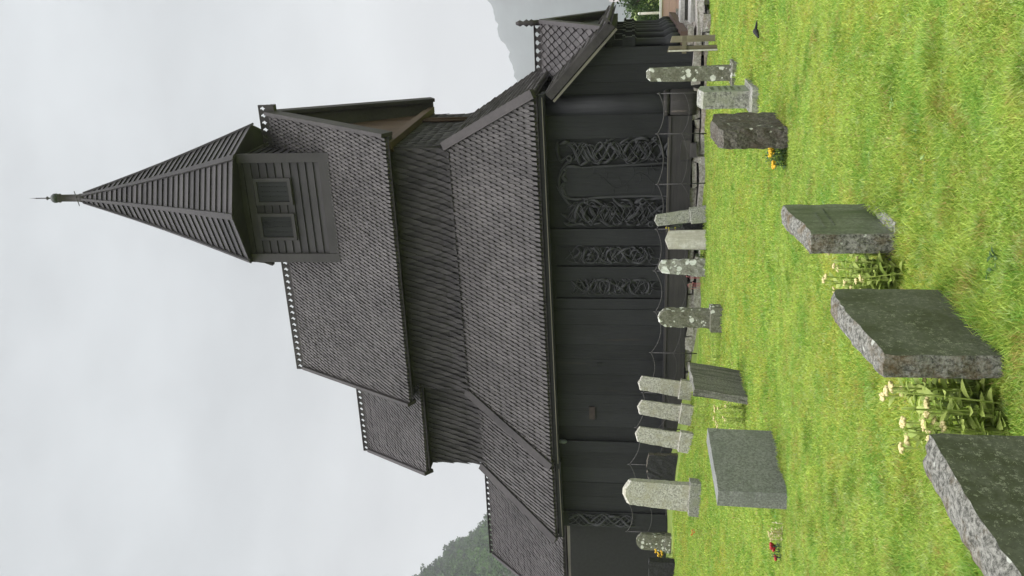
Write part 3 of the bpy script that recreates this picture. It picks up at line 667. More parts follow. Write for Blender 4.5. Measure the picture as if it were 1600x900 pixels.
mb.bar(lB+np.array((.0, -.06, .02)), lB+np.array((.14, -.06, .16)), .07, .06, dn, .9); part('barge_board', mb, M['trim'])
mb = MB(); mb.bar(lA-dn*.16-np.array((0, .05, 0)), lB-dn*.15-np.array((0, .05, 0)), .05, .05, dn, .95); part('drip_board', mb, M['pale_strip'])
for yy in (19.15, 24.05):
    gn = np.array((0, -(PRZ-2.12), 2.45)) if yy < YR else np.array((0, PRZ-2.12, 2.45)); gn /= np.linalg.norm(gn)
    mb = MB(); mb.bar(np.array((PX+.03, yy, 2.12))+gn*.03, np.array((PX+.03, YR, PRZ))+gn*.03, .09, .22, gn); part('barge_board', mb, M['trim'])
mb = MB(); mb.add([(PX-.12, 19.3, 2.1), (PX-.12, 23.9, 2.1), (PX-.12, YR, PRZ-.1)], [(0, 1, 2)], .4); mb.box(PX-.25, PX-.05, 18.75, 24.5, 1.93, 2.12, .5); part('gallery_gable', mb, M['plank'])
crest('ridge_crest', -2.75, PX+.02, YR, PRZ+.04, .21)
mb = MB(); mb.lathe((PX+.0, YR, PRZ), [(.07, .1), (.06, .25), (.09, .3), (.05, .36), (.09, .42), (.04, .5), (.075, .58), (.03, .68)], 10, .4); part('gable_finial', mb, M['trim'])
for i in range(6):
    y = 18.85+i*1.0; x = -1.86+.03*math.sin(i)
    mb = MB(); mb.lathe((x, y, 0), [(.12, .56), (.17, .62), (.17, .74), (.12, .84), (.085, .90), (.085, 1.45), (.12, 1.50)], 12, .5)
    mb.box(x-.14, x+.14, y-.14, y+.14, 1.50, 1.56); mb.box(x-.12, x+.12, y-.12, y+.12, 1.56, 1.70); mb.box(x-.15, x+.15, y-.15, y+.15, 1.70, 1.76); mb.box(x-.07, x+.07, y-.07, y+.07, 1.76, 1.97)
    part('gallery_column', mb, M['gable' if False else 'plank'])
mb = MB(); mb.box(-2.05, -1.66, 18.7, 24.4, .42, .57, .9, j=.01); part('gallery_sill', mb, M['gable'])
mb = MB()
y = 18.7
while y < 24.6:
    l_ = rnd.uniform(.35, .7)
    for z0, z1, xo in ((-.1, .14, .12), (.15, .28, .05), (.285, .415, -.02)): mb.box(-2.15, -1.58+xo+rnd.uniform(-.05, .05), y+rnd.uniform(-.04, .04), y+l_-.03, z0, z1-rnd.uniform(0, .03), j=.025)
    y += l_
for k in range(26):
    x = rnd.uniform(-1.75, -.75); y = rnd.uniform(18.3, 22); s_ = rnd.uniform(.12, .3); mb.box(x, x+s_, y, y+s_*1.4, -.05, rnd.uniform(.04, .16), j=.03)
part('gallery_footing', mb, M['rubble'])
# lamp and downpipe
mb = MB(); mb.lathe((-11.30, YW-.14, 3.18), [(.02, .12), (.05, .08), (.055, -.02), (.035, -.07), (.01, -.09)], 10); part('lamp', mb, M['lamp'])
mb = MB(); mb.tube([(-15.3, YW+.38, 3.1), (-15.3, YW+.40, 2.6), (-15.3, YW+.40, .8)], .035, 8); part('downpipe', mb, M['pipe'])

# ------------------------------------------------------------------ gravestones
M['slate'] = stone('dark_polished_slab', (.072, .076, .058), (.15, .155, .125), 55, patch=(.05, .056, .032), patch_scale=6, patch_t=.5, spots=(.25, .26, .20), spot_scale=62, spot_amt=.42, streak=(.085, .09, .07), rough=.55, bump=.08)
M['slate_clean'] = stone('green_grey_slab', (.11, .12, .094), (.20, .21, .175), 50, patch=(.045, .06, .035), patch_scale=4.0, patch_t=.52, streak=(.06, .075, .045), rough=.5, bump=.08)
M['rough_grey'] = stone('rough_grey_edge', (.055, .055, .046), (.27, .265, .235), 48, patch=(.105, .068, .026), patch_scale=6.5, patch_t=.57, spots=(.44, .45, .40), spot_scale=13, spot_amt=.26, bump=.9)
M['granite'] = stone('pale_granite', (.22, .215, .185), (.60, .58, .52), 30, patch=(.36, .34, .25), patch_scale=4.0, patch_t=.55, bump=.6, bscale=40)
M['granite_grey'] = stone('grey_granite', (.12, .12, .105), (.42, .415, .38), 32, patch=(.25, .26, .19), patch_scale=4.0, patch_t=.53, bump=.5, bscale=40)
M['granite_green'] = stone('greenish_granite', (.18, .195, .155), (.31, .33, .27), 34, patch=(.20, .23, .16), patch_scale=3.0, patch_t=.5, bump=.25)
M['polished'] = stone('grey_polished_granite', (.115, .12, .11), (.29, .295, .28), 46, patch=(.15, .16, .145), patch_scale=2.0, patch_t=.55, rough=.45, bump=.05)
M['lichen'] = stone('lichen_stone', (.10, .10, .075), (.21, .21, .165), 30, patch=(.085, .08, .05), patch_scale=5.0, patch_t=.55, spots=(.60, .61, .55), spot_scale=12, spot_amt=.48, bump=.8)
M['lichen_white'] = stone('white_lichen_stone', (.20, .20, .17), (.34, .34, .30), 30, patch=(.12, .115, .085), patch_scale=6.0, patch_t=.54, spots=(.66, .68, .63), spot_scale=9, spot_amt=.62, bump=.8)
M['dark_rough'] = stone('dark_rough_stone', (.035, .032, .025), (.15, .138, .115), 40, patch=(.06, .045, .03), patch_scale=6.0, patch_t=.54, spots=(.46, .47, .40), spot_scale=12, spot_amt=.30, bump=.9)
M['wet_slab'] = stone('streaked_slab', (.10, .10, .085), (.25, .245, .215), 45, streak=(.05, .051, .04), bump=.5)
M['black'] = stone('black_stone', (.014, .014, .015), (.04, .04, .04), 30, spots=(.3, .3, .28), spot_scale=16, spot_amt=.16, bump=.8)
M['marble'] = stone('weathered_marble', (.44, .42, .37), (.62, .60, .55), 14, patch=(.42, .38, .30), patch_scale=3.0, patch_t=.55, streak=(.40, .37, .30), bump=.3)

def slab_mesh(w, t, h, nx=14, nt_=4, nz=12, rough=.008, topf=None, taper=0.0, below=.25, facerough=0.0, topj=.012, edge=.0):
    """upright stone: width along X, thickness along Y, bottom at z=-below; topf(s, q) adds to the top height"""
    mb = MB(); V = {}; cache = {}
    def key(i, j, k): return (i, j, k)
    def P(i, j, k):
        s_ = i/nx*2-1; q = j/nt_*2-1; zz = k/nz
        top = h+(topf(s_, q) if topf else 0)
        z = -below+(top+below)*zz; f_ = 1-taper*max(0, z)/h
        x = s_*w/2*f_; y = q*t/2*f_
        onface = (j in (0, nt_)); onside = (i in (0, nx)); ontop = (k == nz)
        if edge and (onface and onside): x *= 1-edge/w*2*.5; y *= 1-edge/t*.5
        if edge and ontop and (onface or onside): z -= edge
        if onside: x += rnd.uniform(-1, 1)*rough; y += rnd.uniform(-1, 1)*rough*.5
        if ontop: z += rnd.uniform(-1, 1)*topj*(1 if not facerough or onface or onside or True else 1)
        if onface: y += rnd.uniform(-1, 1)*facerough
        return (x, y, z)
    def vid(i, j, k):
        c = key(i, j, k)
        if c not in cache: cache[c] = len(mb.v); mb.v.append(P(i, j, k)); mb.r.append(.5)
        return cache[c]
    def quad(a, b, c, d, m): mb.f.append([vid(*a), vid(*b), vid(*c), vid(*d)]); mb.m.append(m); mb.sm.append(False)
    for i in range(nx):
        for k in range(nz):
            quad((i, 0, k), (i+1, 0, k), (i+1, 0, k+1), (i, 0, k+1), 0); quad((i+1, nt_, k), (i, nt_, k), (i, nt_, k+1), (i+1, nt_, k+1), 0)
    for j in range(nt_):
        for k in range(nz):
            quad((nx, j, k), (nx, j+1, k), (nx, j+1, k+1), (nx, j, k+1), 1); quad((0, j+1, k), (0, j, k), (0, j, k+1), (0, j+1, k+1), 1)
    for i in range(nx):
        for j in range(nt_): quad((i, j, nz), (i+1, j, nz), (i+1, j+1, nz), (i, j+1, nz), 1)
    return mb
W90 = math.radians(90)                                     # +90 deg: the slab's front (-Y) turns to the west (+X)
GG = 'gravestones in the churchyard'
def grave(label, x, y, mb, mats, rot=W90, lean=(0, 0), dz=0.0, base=None, basemat=None, inscribe=None, name='gravestone'):
    z = float(G(x, y))+dz
    r = thing(name, (x, y, z), label, 'gravestone', GG)
    r.rotation_euler = (math.radians(lean[0]), math.radians(lean[1]), rot)
    o = mb.build('stone', mats, r)
    if base:
        bw, bt, b0, b1 = base
        bm_ = slab_mesh(bw, bt, b1, 6, 4, 2, .012, below=-b0 if b0 < 0 else .0, topj=.006, edge=.015); bm_.build('plinth', basemat or mats[1], r)
    if inscribe:
        t_, rows = inscribe; q = MB()
        for (zc, x0, x1, hh) in rows:
            xx = x0
            while xx < x1:
                ww = rnd.uniform(.3, .8)*hh; q.box(xx, xx+ww, -t_/2-.004, -t_/2+.002, zc, zc+hh*rnd.uniform(.8, 1)); xx += ww+.35*hh
        q.build('inscription', M['slate_clean'], r)
    return r
flatj = dict(rough=.006, topj=.006)
wob = lambda a, p=0: (lambda s_, q: a*math.sin(s_*2.3+p)+a*.6*math.sin(s_*5.1+q+p))
# west row, x about -1.8
grave('tall lichen-spotted square pillar stone on a low base near the porch corner', -1.86, 13.82, slab_mesh(.23, .22, 1.36, 4, 4, 20, .006, lambda s_, q: -.05*(max(abs(s_), abs(q)) > .8), taper=.16), [M['lichen'], M['lichen']], lean=(0, 1.2), base=(.44, .36, -.2, .10))
grave('pale granite slab with faint inscription on a low granite plinth', -1.86, 11.55, slab_mesh(.52, .22, .73, 10, 4, 12, .004, lambda s_, q: -.05*abs(s_), below=.0, edge=.01, topj=.003), [M['granite_green'], M['granite_grey']], base=(.86, .34, -.2, .10), inscribe=(.22, [(.52, -.12, .12, .05), (.43, -.17, .17, .04), (.35, -.14, .15, .04), (.27, -.17, .15, .04), (.19, -.1, .1, .035)]))
grave('dark rough-hewn stone with pale lichen spots beside a yellow flower clump', -1.86, 9.35, slab_mesh(1.0, .20, .70, 16, 5, 14, .014, lambda s_, q: .02-.06*s_*s_+.012*math.sin(s_*7), facerough=.010, topj=.012), [M['dark_rough'], M['dark_rough']], rot=W90+.02)
grave('broad greenish slab with rusty rough edge, middle of the near row', -1.73, 5.50, slab_mesh(.66, .13, .56, 18, 5, 14, .006, lambda s_, q: .03*s_+.012*math.sin(s_*3), **{k: v for k, v in flatj.items() if k != 'rough'}, edge=.012), [M['slate_clean'], M['rough_grey']], base=(.62, .26, -.2, .05), basemat=M['granite_grey'], inscribe=(.13, [(.40, -.2, .12, .018), (.34, -.15, .2, .012)]))
grave('dark speckled slab with brown lichened edge, beside the tall cream stonecrop', -1.73, 3.90, slab_mesh(.78, .115, .56, 18, 5, 14, .006, lambda s_, q: .035*s_+.008*math.sin(s_*3+1)-.03*max(0, s_-.8)*5, topj=.006, edge=.012), [M['slate'], M['rough_grey']])
grave('nearest dark slab with grey lichened top, cut off by the bottom of the view', -1.80, 2.47, slab_mesh(.92, .16, .51, 20, 5, 14, .006, lambda s_, q: .02*s_+.008*math.sin(s_*3+2), topj=.006, edge=.012), [M['slate'], M['rough_grey']], rot=W90-.03)
# middle row, x about -5.5
grave('wide clean grey polished granite slab with red roses at its side', -5.20, 8.10, slab_mesh(1.30, .18, .72, 10, 3, 8, .003, None, topj=.002, edge=.006), [M['polished'], M['polished']], rot=W90+.04, lean=(1, 0))
grave('leaning dark slab streaked with damp below the three pale pillars', -5.72, 10.90, slab_mesh(.92, .10, .74, 12, 4, 10, .007, wob(.008), facerough=.003, topj=.006), [M['wet_slab'], M['wet_slab']], rot=W90+.06, lean=(9, 0))
grave('round-topped mossy pillar covered in white lichen on a stepped base', -5.90, 13.72, slab_mesh(.31, .22, .98, 10, 5, 14, .012, lambda s_, q: .10*(1-s_*s_)-.03*q*q, facerough=.006, taper=.06, below=.0), [M['lichen'], M['lichen']], rot=.15, lean=(0, 0), base=(.42, .34, -.2, .22), basemat=M['lichen'])
grave('tapering stone crusted white with lichen in front of the carved planks', -6.28, 17.25, slab_mesh(.36, .22, .92, 8, 4, 14, .014, lambda s_, q: .07*(1-s_*s_)-.02*abs(q), facerough=.008, taper=.28), [M['lichen_white'], M['lichen_white']], rot=.2, lean=(0, 1.5))
grave('small pale marble headstone with pointed top near the portal', -5.74, 17.45, slab_mesh(.40, .13, .80, 8, 3, 10, .004, lambda s_, q: .07*(1-abs(s_)), topj=.004, taper=.06), [M['marble'], M['marble']], rot=.5, lean=(0, 0))
grave('narrow speckled grey stele leaning left on a base by the portal', -5.20, 17.55, slab_mesh(.27, .20, 1.04, 6, 4, 12, .005, lambda s_, q: .05*(1-abs(s_))-.02*q*q, topj=.005, taper=.12, below=.0), [M['granite_grey'], M['granite_grey']], rot=.25, lean=(0, -7.5), base=(.34, .28, -.15, .36))
grave('low black stone between the marble headstone and the grey stele', -5.62, 17.85, slab_mesh(.34, .15, .46, 6, 3, 6, .014, wob(.02), facerough=.008, topj=.015), [M['black'], M['black']], rot=.3)
# east row, x about -10
for k, (x, y, lab) in enumerate(((-9.36, 17.6, 'rightmost of the three pale leaning granite pillars'), (-9.62, 16.95, 'middle one of the three pale leaning granite pillars'), (-9.86, 16.2, 'leftmost of the three pale leaning granite pillars'))):
    grave(lab, x, y, slab_mesh(.36, .21, 1.16, 8, 4, 14, .006, lambda s_, q: .07*(1-abs(s_))-.03*q*q, topj=.006, taper=.12, below=.0, facerough=.002), [M['granite'], M['granite']], rot=.42, lean=(0, 8.0), dz=-.02, base=(.44, .32, -.3, .30), basemat=M['granite'])
grave('tallest pale granite stele with faceted pointed top on a rough plinth', -9.95, 14.35, slab_mesh(.52, .30, 1.38, 8, 4, 16, .005, lambda s_, q: .13*(1-max(.25, abs(s_)))-.06*abs(q), topj=.004, taper=.13, below=.0, facerough=.002), [M['granite'], M['granite']], rot=.35, lean=(0, 3.5), base=(.66, .40, -.3, .22), basemat=M['granite_grey'])
grave('low dark mottled stone in shade behind the leaning pale pillars', -11.2, 17.3, slab_mesh(.62, .25, .60, 10, 4, 8, .02, lambda s_, q: .05*(1-s_*s_), facerough=.012, topj=.02), [M['black'], M['dark_rough']], rot=.3)
grave('small round-topped mossy stone at the far left by the church wall', -13.15, 17.1, slab_mesh(.36, .2, .74, 8, 4, 10, .01, lambda s_, q: .12*(1-s_*s_), facerough=.006, topj=.008, below=.0), [M['lichen'], M['lichen']], rot=.4, lean=(0, 2), dz=-.04, base=(.42, .26, -.3, .20))
grave('squat black stone at the extreme left edge of the churchyard', -12.75, 15.6, slab_mesh(.5, .3, .56, 8, 4, 8, .012, None, facerough=.006, topj=.01), [M['black'], M['black']], rot=.3)

# ------------------------------------------------------------------ chain fence, stakes, blocks at the porch, things beyond
px_ = [-2.80, -3.62, -4.66, -5.66, -6.63, -7.6, -8.6, -9.6, -10.57, -11.57, -12.57, -13.5]
fe = thing('chain_fence', (-8, 17.9, 0), 'thin iron posts linked by a sagging chain along the church wall', 'fence')
tops = []
for i, x in enumerate(px_):
    z = float(G(x, 17.95)); h = 1.02; mb = MB(); lx = rnd.uniform(-.02, .02)
    mb.tube([(x, 17.95, z-.1), (x+lx, 17.95, z+h)], .012, 6); mb.lathe((x+lx, 17.95, z+h), [(.02, -.02), (.022, .0), (.004, .05)], 6); mb.lathe((x+lx*.6, 17.95, z+.52), [(.018, -.012), (.018, .012)], 6)
    mb.build('post', M['iron'], fe, (-8, 17.9, 0)); tops.append(((x+lx, 17.95, z+h), (x+lx*.6, 17.95, z+.52)))
for lv, rr in ((0, .011), (1, .006)):
    for i in range(len(tops)-1):
        a, c = np.array(tops[i][lv]), np.array(tops[i+1][lv]); mb = MB(); sag = rnd.uniform(.10, .2)
        mb.tube([a+(c-a)*s_-np.array((0, 0, sag*4*s_*(1-s_))) for s_ in np.linspace(0, 1, 13)], rr, 5); mb.build('chain', M['iron'], fe, (-8, 17.9, 0))
M['grey_wood'] = wood('weathered_grey_wood', (.10, .085, .055), (.27, .24, .17), (9, 9, .8), .85, .4, .5)
st = thing('wooden_stakes', (-1.72, 16.6, 0), 'two weathered wooden stakes tied together beside the porch corner', 'stakes')
for (dx, dy, h, w) in ((-.06, 0, .92, .10), (.09, .25, .86, .11)):
    mb = MB(); mb.hexa([(dx-w/2, dy-.03, -.2), (dx+w/2, dy-.03, -.2), (dx+w/2, dy+.03, -.2), (dx-w/2, dy+.03, -.2), (dx-w/2, dy-.03, h), (dx+w/2, dy-.03, h-.03), (dx+w/2, dy+.03, h-.03), (dx-w/2, dy+.03, h)]); mb.build('stake', M['grey_wood'], st)
mb = MB(); mb.box(-.14, .17, -.06, -.034, .58, .66); mb.build('cross_piece', M['grey_wood'], st)
mb = MB(); mb.box(-.10, -.075, -.065, -.036, -.05, .9); mb.build('pale_lath', M['marble'], st)
M['block_side'] = stone('dark_step_stone', (.05, .05, .047), (.12, .12, .11), 25, patch=(.09, .085, .06), patch_scale=4, bump=.6)
M['block_top'] = stone('pale_step_top', (.36, .35, .33), (.52, .51, .48), 25, bump=.4)
for (x0, x1, y0, y1, z1, lab) in ((-1.78, -1.02, 20.0, 20.8, .30, 'wide dark stone block with pale top, lower one beside the porch'), (-1.72, -1.12, 20.85, 21.6, .47, 'dark stone block with pale top, farther and higher one beside the porch'), (-1.05, -.5, 20.5, 21.3, .34, 'dark stone block with pale top at the right edge of the view')):
    r = thing('stone_block', ((x0+x1)/2, (y0+y1)/2, 0), lab, 'stone block', 'stone blocks beside the porch')
    mb = MB(); mb.box(x0, x1, y0, y1, -.2, z1-.1, j=.012); mb.build('block', M['block_side'], r, ((x0+x1)/2, (y0+y1)/2, 0))
    mb = MB(); mb.box(x0-.02, x1+.02, y0-.02, y1, z1-.098, z1, j=.008); mb.build('slab_top', M['block_top'], r, ((x0+x1)/2, (y0+y1)/2, 0))
M['pink'] = wood('pink_painted_boards', (.52, .33, .31), (.64, .43, .40), (1, 6, 6), .7, .2, .4)
M['white'] = plain('white_paint', (.74, .73, .70), .6, .05)
lw = thing('pink_wall', (-1.4, 26.5, 0), 'low pink boarded wall with white capping behind the stone blocks', 'wall')
mb = MB()
for i in range(4): mb.box(-1.0, 1.6, -.06, .06, i*.2-.1, i*.2+.093)
mb.build('boards', M['pink'], lw); mb = MB(); mb.box(-1.03, 1.6, -.09, .09, .70, .76); mb.build('capping', M['white'], lw)
def blob_crown(c, R, n, size, lo=.05, hi=.95):
    V_, T_ = [], []
    for q in range(n):
        d = RNG.normal(size=3); d /= np.linalg.norm(d); cc = np.array(c)+d*np.array(R)*RNG.uniform(.25, .95); hue = RNG.uniform(lo, hi); m_ = 60
        p = RNG.normal(size=(m_, 3)); p /= np.linalg.norm(p, axis=1)[:, None]; p = p*(min(R)*.30*RNG.uniform(.4, 1, m_))[:, None]
        v_, t_ = leaf_cards(cc+p, size, np.clip(hue+RNG.normal(size=m_)*.12, 0, 1)); V_.append(v_); T_.append(t_)
    return np.concatenate(V_), np.concatenate(T_)
M['tree_leaf'] = leaf('tree_leaf', (.022, .045, .018), (.10, .16, .05), .3)
M['bark'] = wood('bark', (.05, .04, .03), (.14, .11, .085), (6, 6, 1.5), .9, .6, .4)
for (x, y, R, cz, lab) in ((-1.35, 33.5, (1.15, 1.2, .95), 1.25, 'dense round bush behind the pale pole and the pink wall'), (-2.75, 35.5, (.75, .8, .6), .8, 'thinner drooping bush between the pole and the porch columns'), (.9, 36, (1.4, 1.4, 1.2), 1.4, 'large leafy bush at the right edge behind the pink wall')):
    r = thing('bush', (x, y, 0), lab, 'bush', 'bushes beyond the porch')
    V_, T_ = blob_crown((0, 0, cz), R, 120, .10); quads_object('crown', V_, T_, M['tree_leaf'], r)
    mb = MB()
    for k in range(5): a = k*1.3; mb.tube([(0, 0, -.1), (.2*math.cos(a), .2*math.sin(a), cz*.5), (R[0]*.6*math.cos(a), R[1]*.6*math.sin(a), cz*1.1)], [.05, .04, .015], 6)
    mb.build('trunk', M['bark'], r)
r = thing('pole', (-2.12, 31, 0), 'pale wooden pole standing before the bushes', 'pole'); mb = MB(); mb.tube([(0, 0, -.2), (0, 0, .6), (0, 0, 1.28)], [.045, .042, .04], 8); mb.build('shaft', M['marble'], r); mb = MB(); mb.lathe((0, 0, 1.28), [(.05, 0), (.05, .03), (.02, .06)], 8); mb.build('cap', M['white'], r)
M['flag'] = plain('flag_cloth', (.62, .56, .60), .8, .1)
r = thing('flag', (-1.55, 40, 0), 'pale flag hanging limp at the top right edge', 'flag'); mb = MB(); mb.tube([(.55, 0, -.2), (.55, 0, 4.2)], .03, 8); mb.build('flagpole', M['white'], r)
mb = MB(); V_ = []; n = 10
for i in range(n):
    for j in range(6):
        s_ = i/(n-1); q = j/5; V_.append((.52-s_*1.18, .08*math.sin(s_*9+q*2), 2.95-q*.75*(1-.35*s_)-s_*.45))
mb.add(V_, [(i*6+j, i*6+j+1, (i+1)*6+j+1, (i+1)*6+j) for i in range(n-1) for j in range(5)], smooth=True); mb.build('cloth', M['flag'], r)
mb = MB(); z = float(G(-1.03, 11.2))+.05
mb.tube([(-1.08, 11.05, z), (-1.02, 11.2, z+.02), (-1.04, 11.36, z-.01)], [.012, .035, .01], 7); mb.tube([(-1.02, 11.2, z+.02), (-.95, 11.22, z+.01), (-.90, 11.27, z)], [.02, .014, .004], 6)
tag(mb.build('dark_scrap', M['black']), 'small dark scrap lying alone on the lawn towards the right edge', 'scrap')

# ------------------------------------------------------------------ flowers and leafy plants
M['sedum'] = leaf('stonecrop_leaf', (.25, .34, .07), (.52, .60, .18), .35)
M['leafg'] = leaf('flower_leaf', (.045, .10, .03), (.14, .22, .07), .35)
M['leafb'] = leaf('bluish_leaf', (.03, .06, .05), (.08, .13, .10), .2)
M['cream'] = plain('cream_blossom', (.62, .53, .27), .8, .2, 60)
M['yellow'] = plain('yellow_petal', (.72, .44, .02), .6, .2, 40)
M['yellow2'] = plain('lemon_petal', (.68, .56, .04), .6, .2, 40)
M['red'] = plain('red_petal', (.36, .012, .018), .5, .3, 40)
M['orange'] = plain('orange_petal', (.65, .16, .03), .6, .2, 40)
M['pinkf'] = plain('pink_petal', (.45, .16, .17), .6, .2, 40)
M['varieg'] = leaf('variegated_leaf', (.45, .42, .12), (.72, .66, .46), .3)
def leaf_shape(mb, base, d, L_, w, curl=.3):
    d = np.array(d, float); d /= np.linalg.norm(d); sd = np.cross(d, (0, 0, 1)); sd = sd/(np.linalg.norm(sd)+1e-6); upv = np.cross(sd, d)
    V_ = []; r_ = rnd.random()
    for s_, ww in ((0, .12), (.3, .8), (.6, 1.0), (.85, .6), (1.0, .05)):
        c = np.array(base)+d*L_*s_-upv*curl*L_*s_*s_; V_ += [c-sd*w*ww*.5+upv*.12*w*ww, c, c+sd*w*ww*.5+upv*.12*w*ww]
    mb.add(V_, [(i*3+j, i*3+j+1, i*3+j+4, i*3+j+3) for i in range(4) for j in range(2)], r_, smooth=True)
def plant(label, x, y, rx, ry, nst, h, leafmat, ll, lw_, nl, bloom=None, bn=12, bs=.008, bspread=.03, name='flower_plant', cat='plant', lean=.15, hv=.35, flat=True):
    z = float(G(x, y)); r = thing(name, (x, y, z), label, cat, 'plants beside the graves'); lf = MB(); stm = MB(); bl = MB()
    for k in range(nst):
        bx, by = rnd.uniform(-rx, rx), rnd.uniform(-ry, ry); hh = h*rnd.uniform(1-hv, 1.0)
        tx, ty = bx+rnd.uniform(-lean, lean)*hh, by+rnd.uniform(-lean, lean)*hh
        P = [np.array((bx, by, -.03)), np.array(((bx+tx)/2+rnd.uniform(-.01, .01), (by+ty)/2, hh*.5)), np.array((tx, ty, hh))]
        stm.tube(smooth_path(P, 4), .004 if h > .12 else .002, 5)
        for q in range(nl):
            s_ = (q+.5)/nl*.92; c = P[0]*(1-s_)**2+2*P[1]*s_*(1-s_)+P[2]*s_*s_; a = q*2.4+k; sc_ = 1-.55*s_
            leaf_shape(lf, c, (math.cos(a), math.sin(a), .55+.4*s_), ll*sc_*rnd.uniform(.7, 1.15), lw_*sc_, .35)
        if bloom and rnd.random() < .5:
            for q in range(bn):
                a = rnd.uniform(0, 6.28); rr = bspread*math.sqrt(rnd.random()); s0 = bs*rnd.uniform(.7, 1.3)
                c = P[2]+np.array((rr*math.cos(a), rr*math.sin(a), rnd.uniform(-.2, .35)*bspread*(1 if not flat else .6)))
                bl.lathe(c, [(s0*.3, -s0), (s0, -.1*s0), (s0*.8, .5*s0), (s0*.1, .9*s0)], 6)
    stm.build('stem', M[leafmat], r); lf.build('foliage', M[leafmat], r)
    if bl.v: bl.build('blossom', M[bloom], r)
    return r
plant('tall stonecrop with flat cream flower heads between the two nearest slabs', -1.99, 3.55, .11, .16, 30, .46, 'sedum', .12, .065, 9, 'cream', 24, .007, .024, hv=.45, cat='plant')
plant('stonecrop with cream flower heads behind the rusty-edged slab', -1.95, 5.15, .12, .17, 34, .42, 'sedum', .11, .062, 9, 'cream', 14, .006, .018, hv=.5)
plant('bushy green plant with cream buds under the leaning streaked slab', -6.05, 10.7, .22, .2, 24, .44, 'sedum', .11, .045, 7, 'cream', 8, .010, .03, hv=.5)
plant('low clump of golden yellow flowers by the dark rough stone', -2.06, 9.0, .10, .10, 14, .19, 'leafg', .10, .055, 5, 'yellow', 26, .012, .042, hv=.3, flat=False)
plant('blue-green leafy weed on the lawn near the yellow flowers', -2.2, 9.75, .08, .08, 5, .12, 'leafb', .08, .04, 4)
plant('dark red roses at the side of the grey polished slab', -5.95, 7.72, .09, .10, 8, .15, 'leafb', .05, .03, 5, 'red', 14, .015, .028, hv=.5, flat=False)
plant('yellow and white variegated plant at the foot of the grey polished slab', -5.62, 7.62, .12, .07, 9, .16, 'varieg', .07, .03, 5, 'cream', 4, .008, .03, hv=.4)
plant('single orange flower clump beside the tallest pale stele', -10.25, 13.6, .10, .08, 6, .20, 'sedum', .09, .04, 4, 'orange', 4, .011, .015, hv=.4)
plant('yellow flowering shrub beside the low dark mottled stone', -11.65, 17.1, .20, .18, 22, .55, 'leafg', .10, .045, 8, 'yellow2', 7, .020, .05, hv=.6, flat=False)
plant('yellow flowers beside the black stone at the left edge', -12.9, 16.2, .16, .12, 16, .42, 'leafg', .09, .04, 6, 'yellow', 8, .022, .05, hv=.5, flat=False)
plant('yellow and green shoots behind the marble headstone', -5.72, 18.05, .14, .05, 10, .82, 'leafg', .09, .04, 7, 'yellow2', 4, .016, .03, hv=.3)
plant('wispy pink flower spikes against the foundation stones', -6.95, 18.1, .14, .06, 9, .34, 'pinkf', .05, .012, 6, 'pinkf', 5, .009, .02, hv=.4)
plant('green tuft beside the white lichened stone', -6.05, 17.5, .12, .08, 10, .24, 'leafg', .10, .03, 5)
plant('broad-leaved green weed in the grass before the speckled slab', -1.36, 3.78, .06, .06, 5, .06, 'leafg', .06, .035, 4)
plant('pale green young sprouts behind the mossy pillar', -6.5, 13.6, .35, .12, 20, .26, 'sedum', .08, .022, 7)
plant('tall pale sprouts growing before the three leaning pillars', -8.6, 15.2, .35, .25, 24, .34, 'sedum', .09, .02, 7)
plant('single yellow dandelion in the lawn by the nearest slab', -2.77, 4.61, .005, .005, 1, .07, 'leafg', .03, .015, 2, 'yellow', 14, .006, .014, hv=0)

# ------------------------------------------------------------------ mown grass: individual blades
M['grass'] = leaf('grass_blade', (.14, .26, .025), (.64, .78, .16), .4, [((.56, .50, .08), .55, .56), ((.19, .42, .06), 1.9, .53), ((.50, .36, .12), 4.3, .63), ((.50, .60, .24), 9, .60)], dither=.35, straw=(.50, .36, .16))
CAMZ = np.array((0, 0, EYE))
STONES = [(o.location.x, o.location.y) for o in COL.objects if o.get('category') == 'gravestone']
def scatter(n, dmin, dmax, side):
    d = np.sqrt(RNG.uniform(dmin**2, dmax**2, n)); a = RNG.uniform(-1, 1, n)*(.36+side/d)
    fx, fy = -math.sin(YAW), math.cos(YAW)
    return fx*d+math.cos(YAW)*a*d, fy*d+math.sin(YAW)*a*d
parts_ = [scatter(440000, 1.8, 5.0, .6), scatter(90000, 1.5, 5.0, 2.2), scatter(500000, 5.0, 9.5, .8), scatter(120000, 5.0, 9.5, 2.4), scatter(430000, 9.5, 19.5, 1.2), scatter(60000, 9.5, 19.5, 3.5)]
gx = np.concatenate([p[0] for p in parts_]); gy = np.concatenate([p[1] for p in parts_])
keep = (gy < YW-.12) | ((gx > -1.35) & (gy < 19.8)); keep &= ~((gx < -13.6) & (gy > 18.9))
by = 16.35-.75*(gx+3.4)+.05*np.sin(gx*6); bare = np.exp(-((gx+4.15)**4/.5+(gy-by)**2/.03)); keep &= RNG.uniform(size=len(gx)) > bare*.93
gx, gy = gx[keep], gy[keep]; n = len(gx); gz = G(gx, gy)
dist = np.hypot(gx, gy)
clump = .5+.5*np.sin(gx*6.1+1.3*np.sin(gy*4.7))*np.sin(gy*5.3+1.1*np.sin(gx*3.9))
hgt = RNG.uniform(.018, .042, n)*(.75+.6*clump)
near = np.zeros(n)
for sx, sy in STONES: near = np.maximum(near, np.exp(-(np.maximum(0, np.hypot((gx-sx)*1.6, (gy-sy)*.8)-.16)**2)/.03))
hgt *= 1+near*RNG.uniform(0, 1, n)**2*1.5
tuft = np.zeros(n)
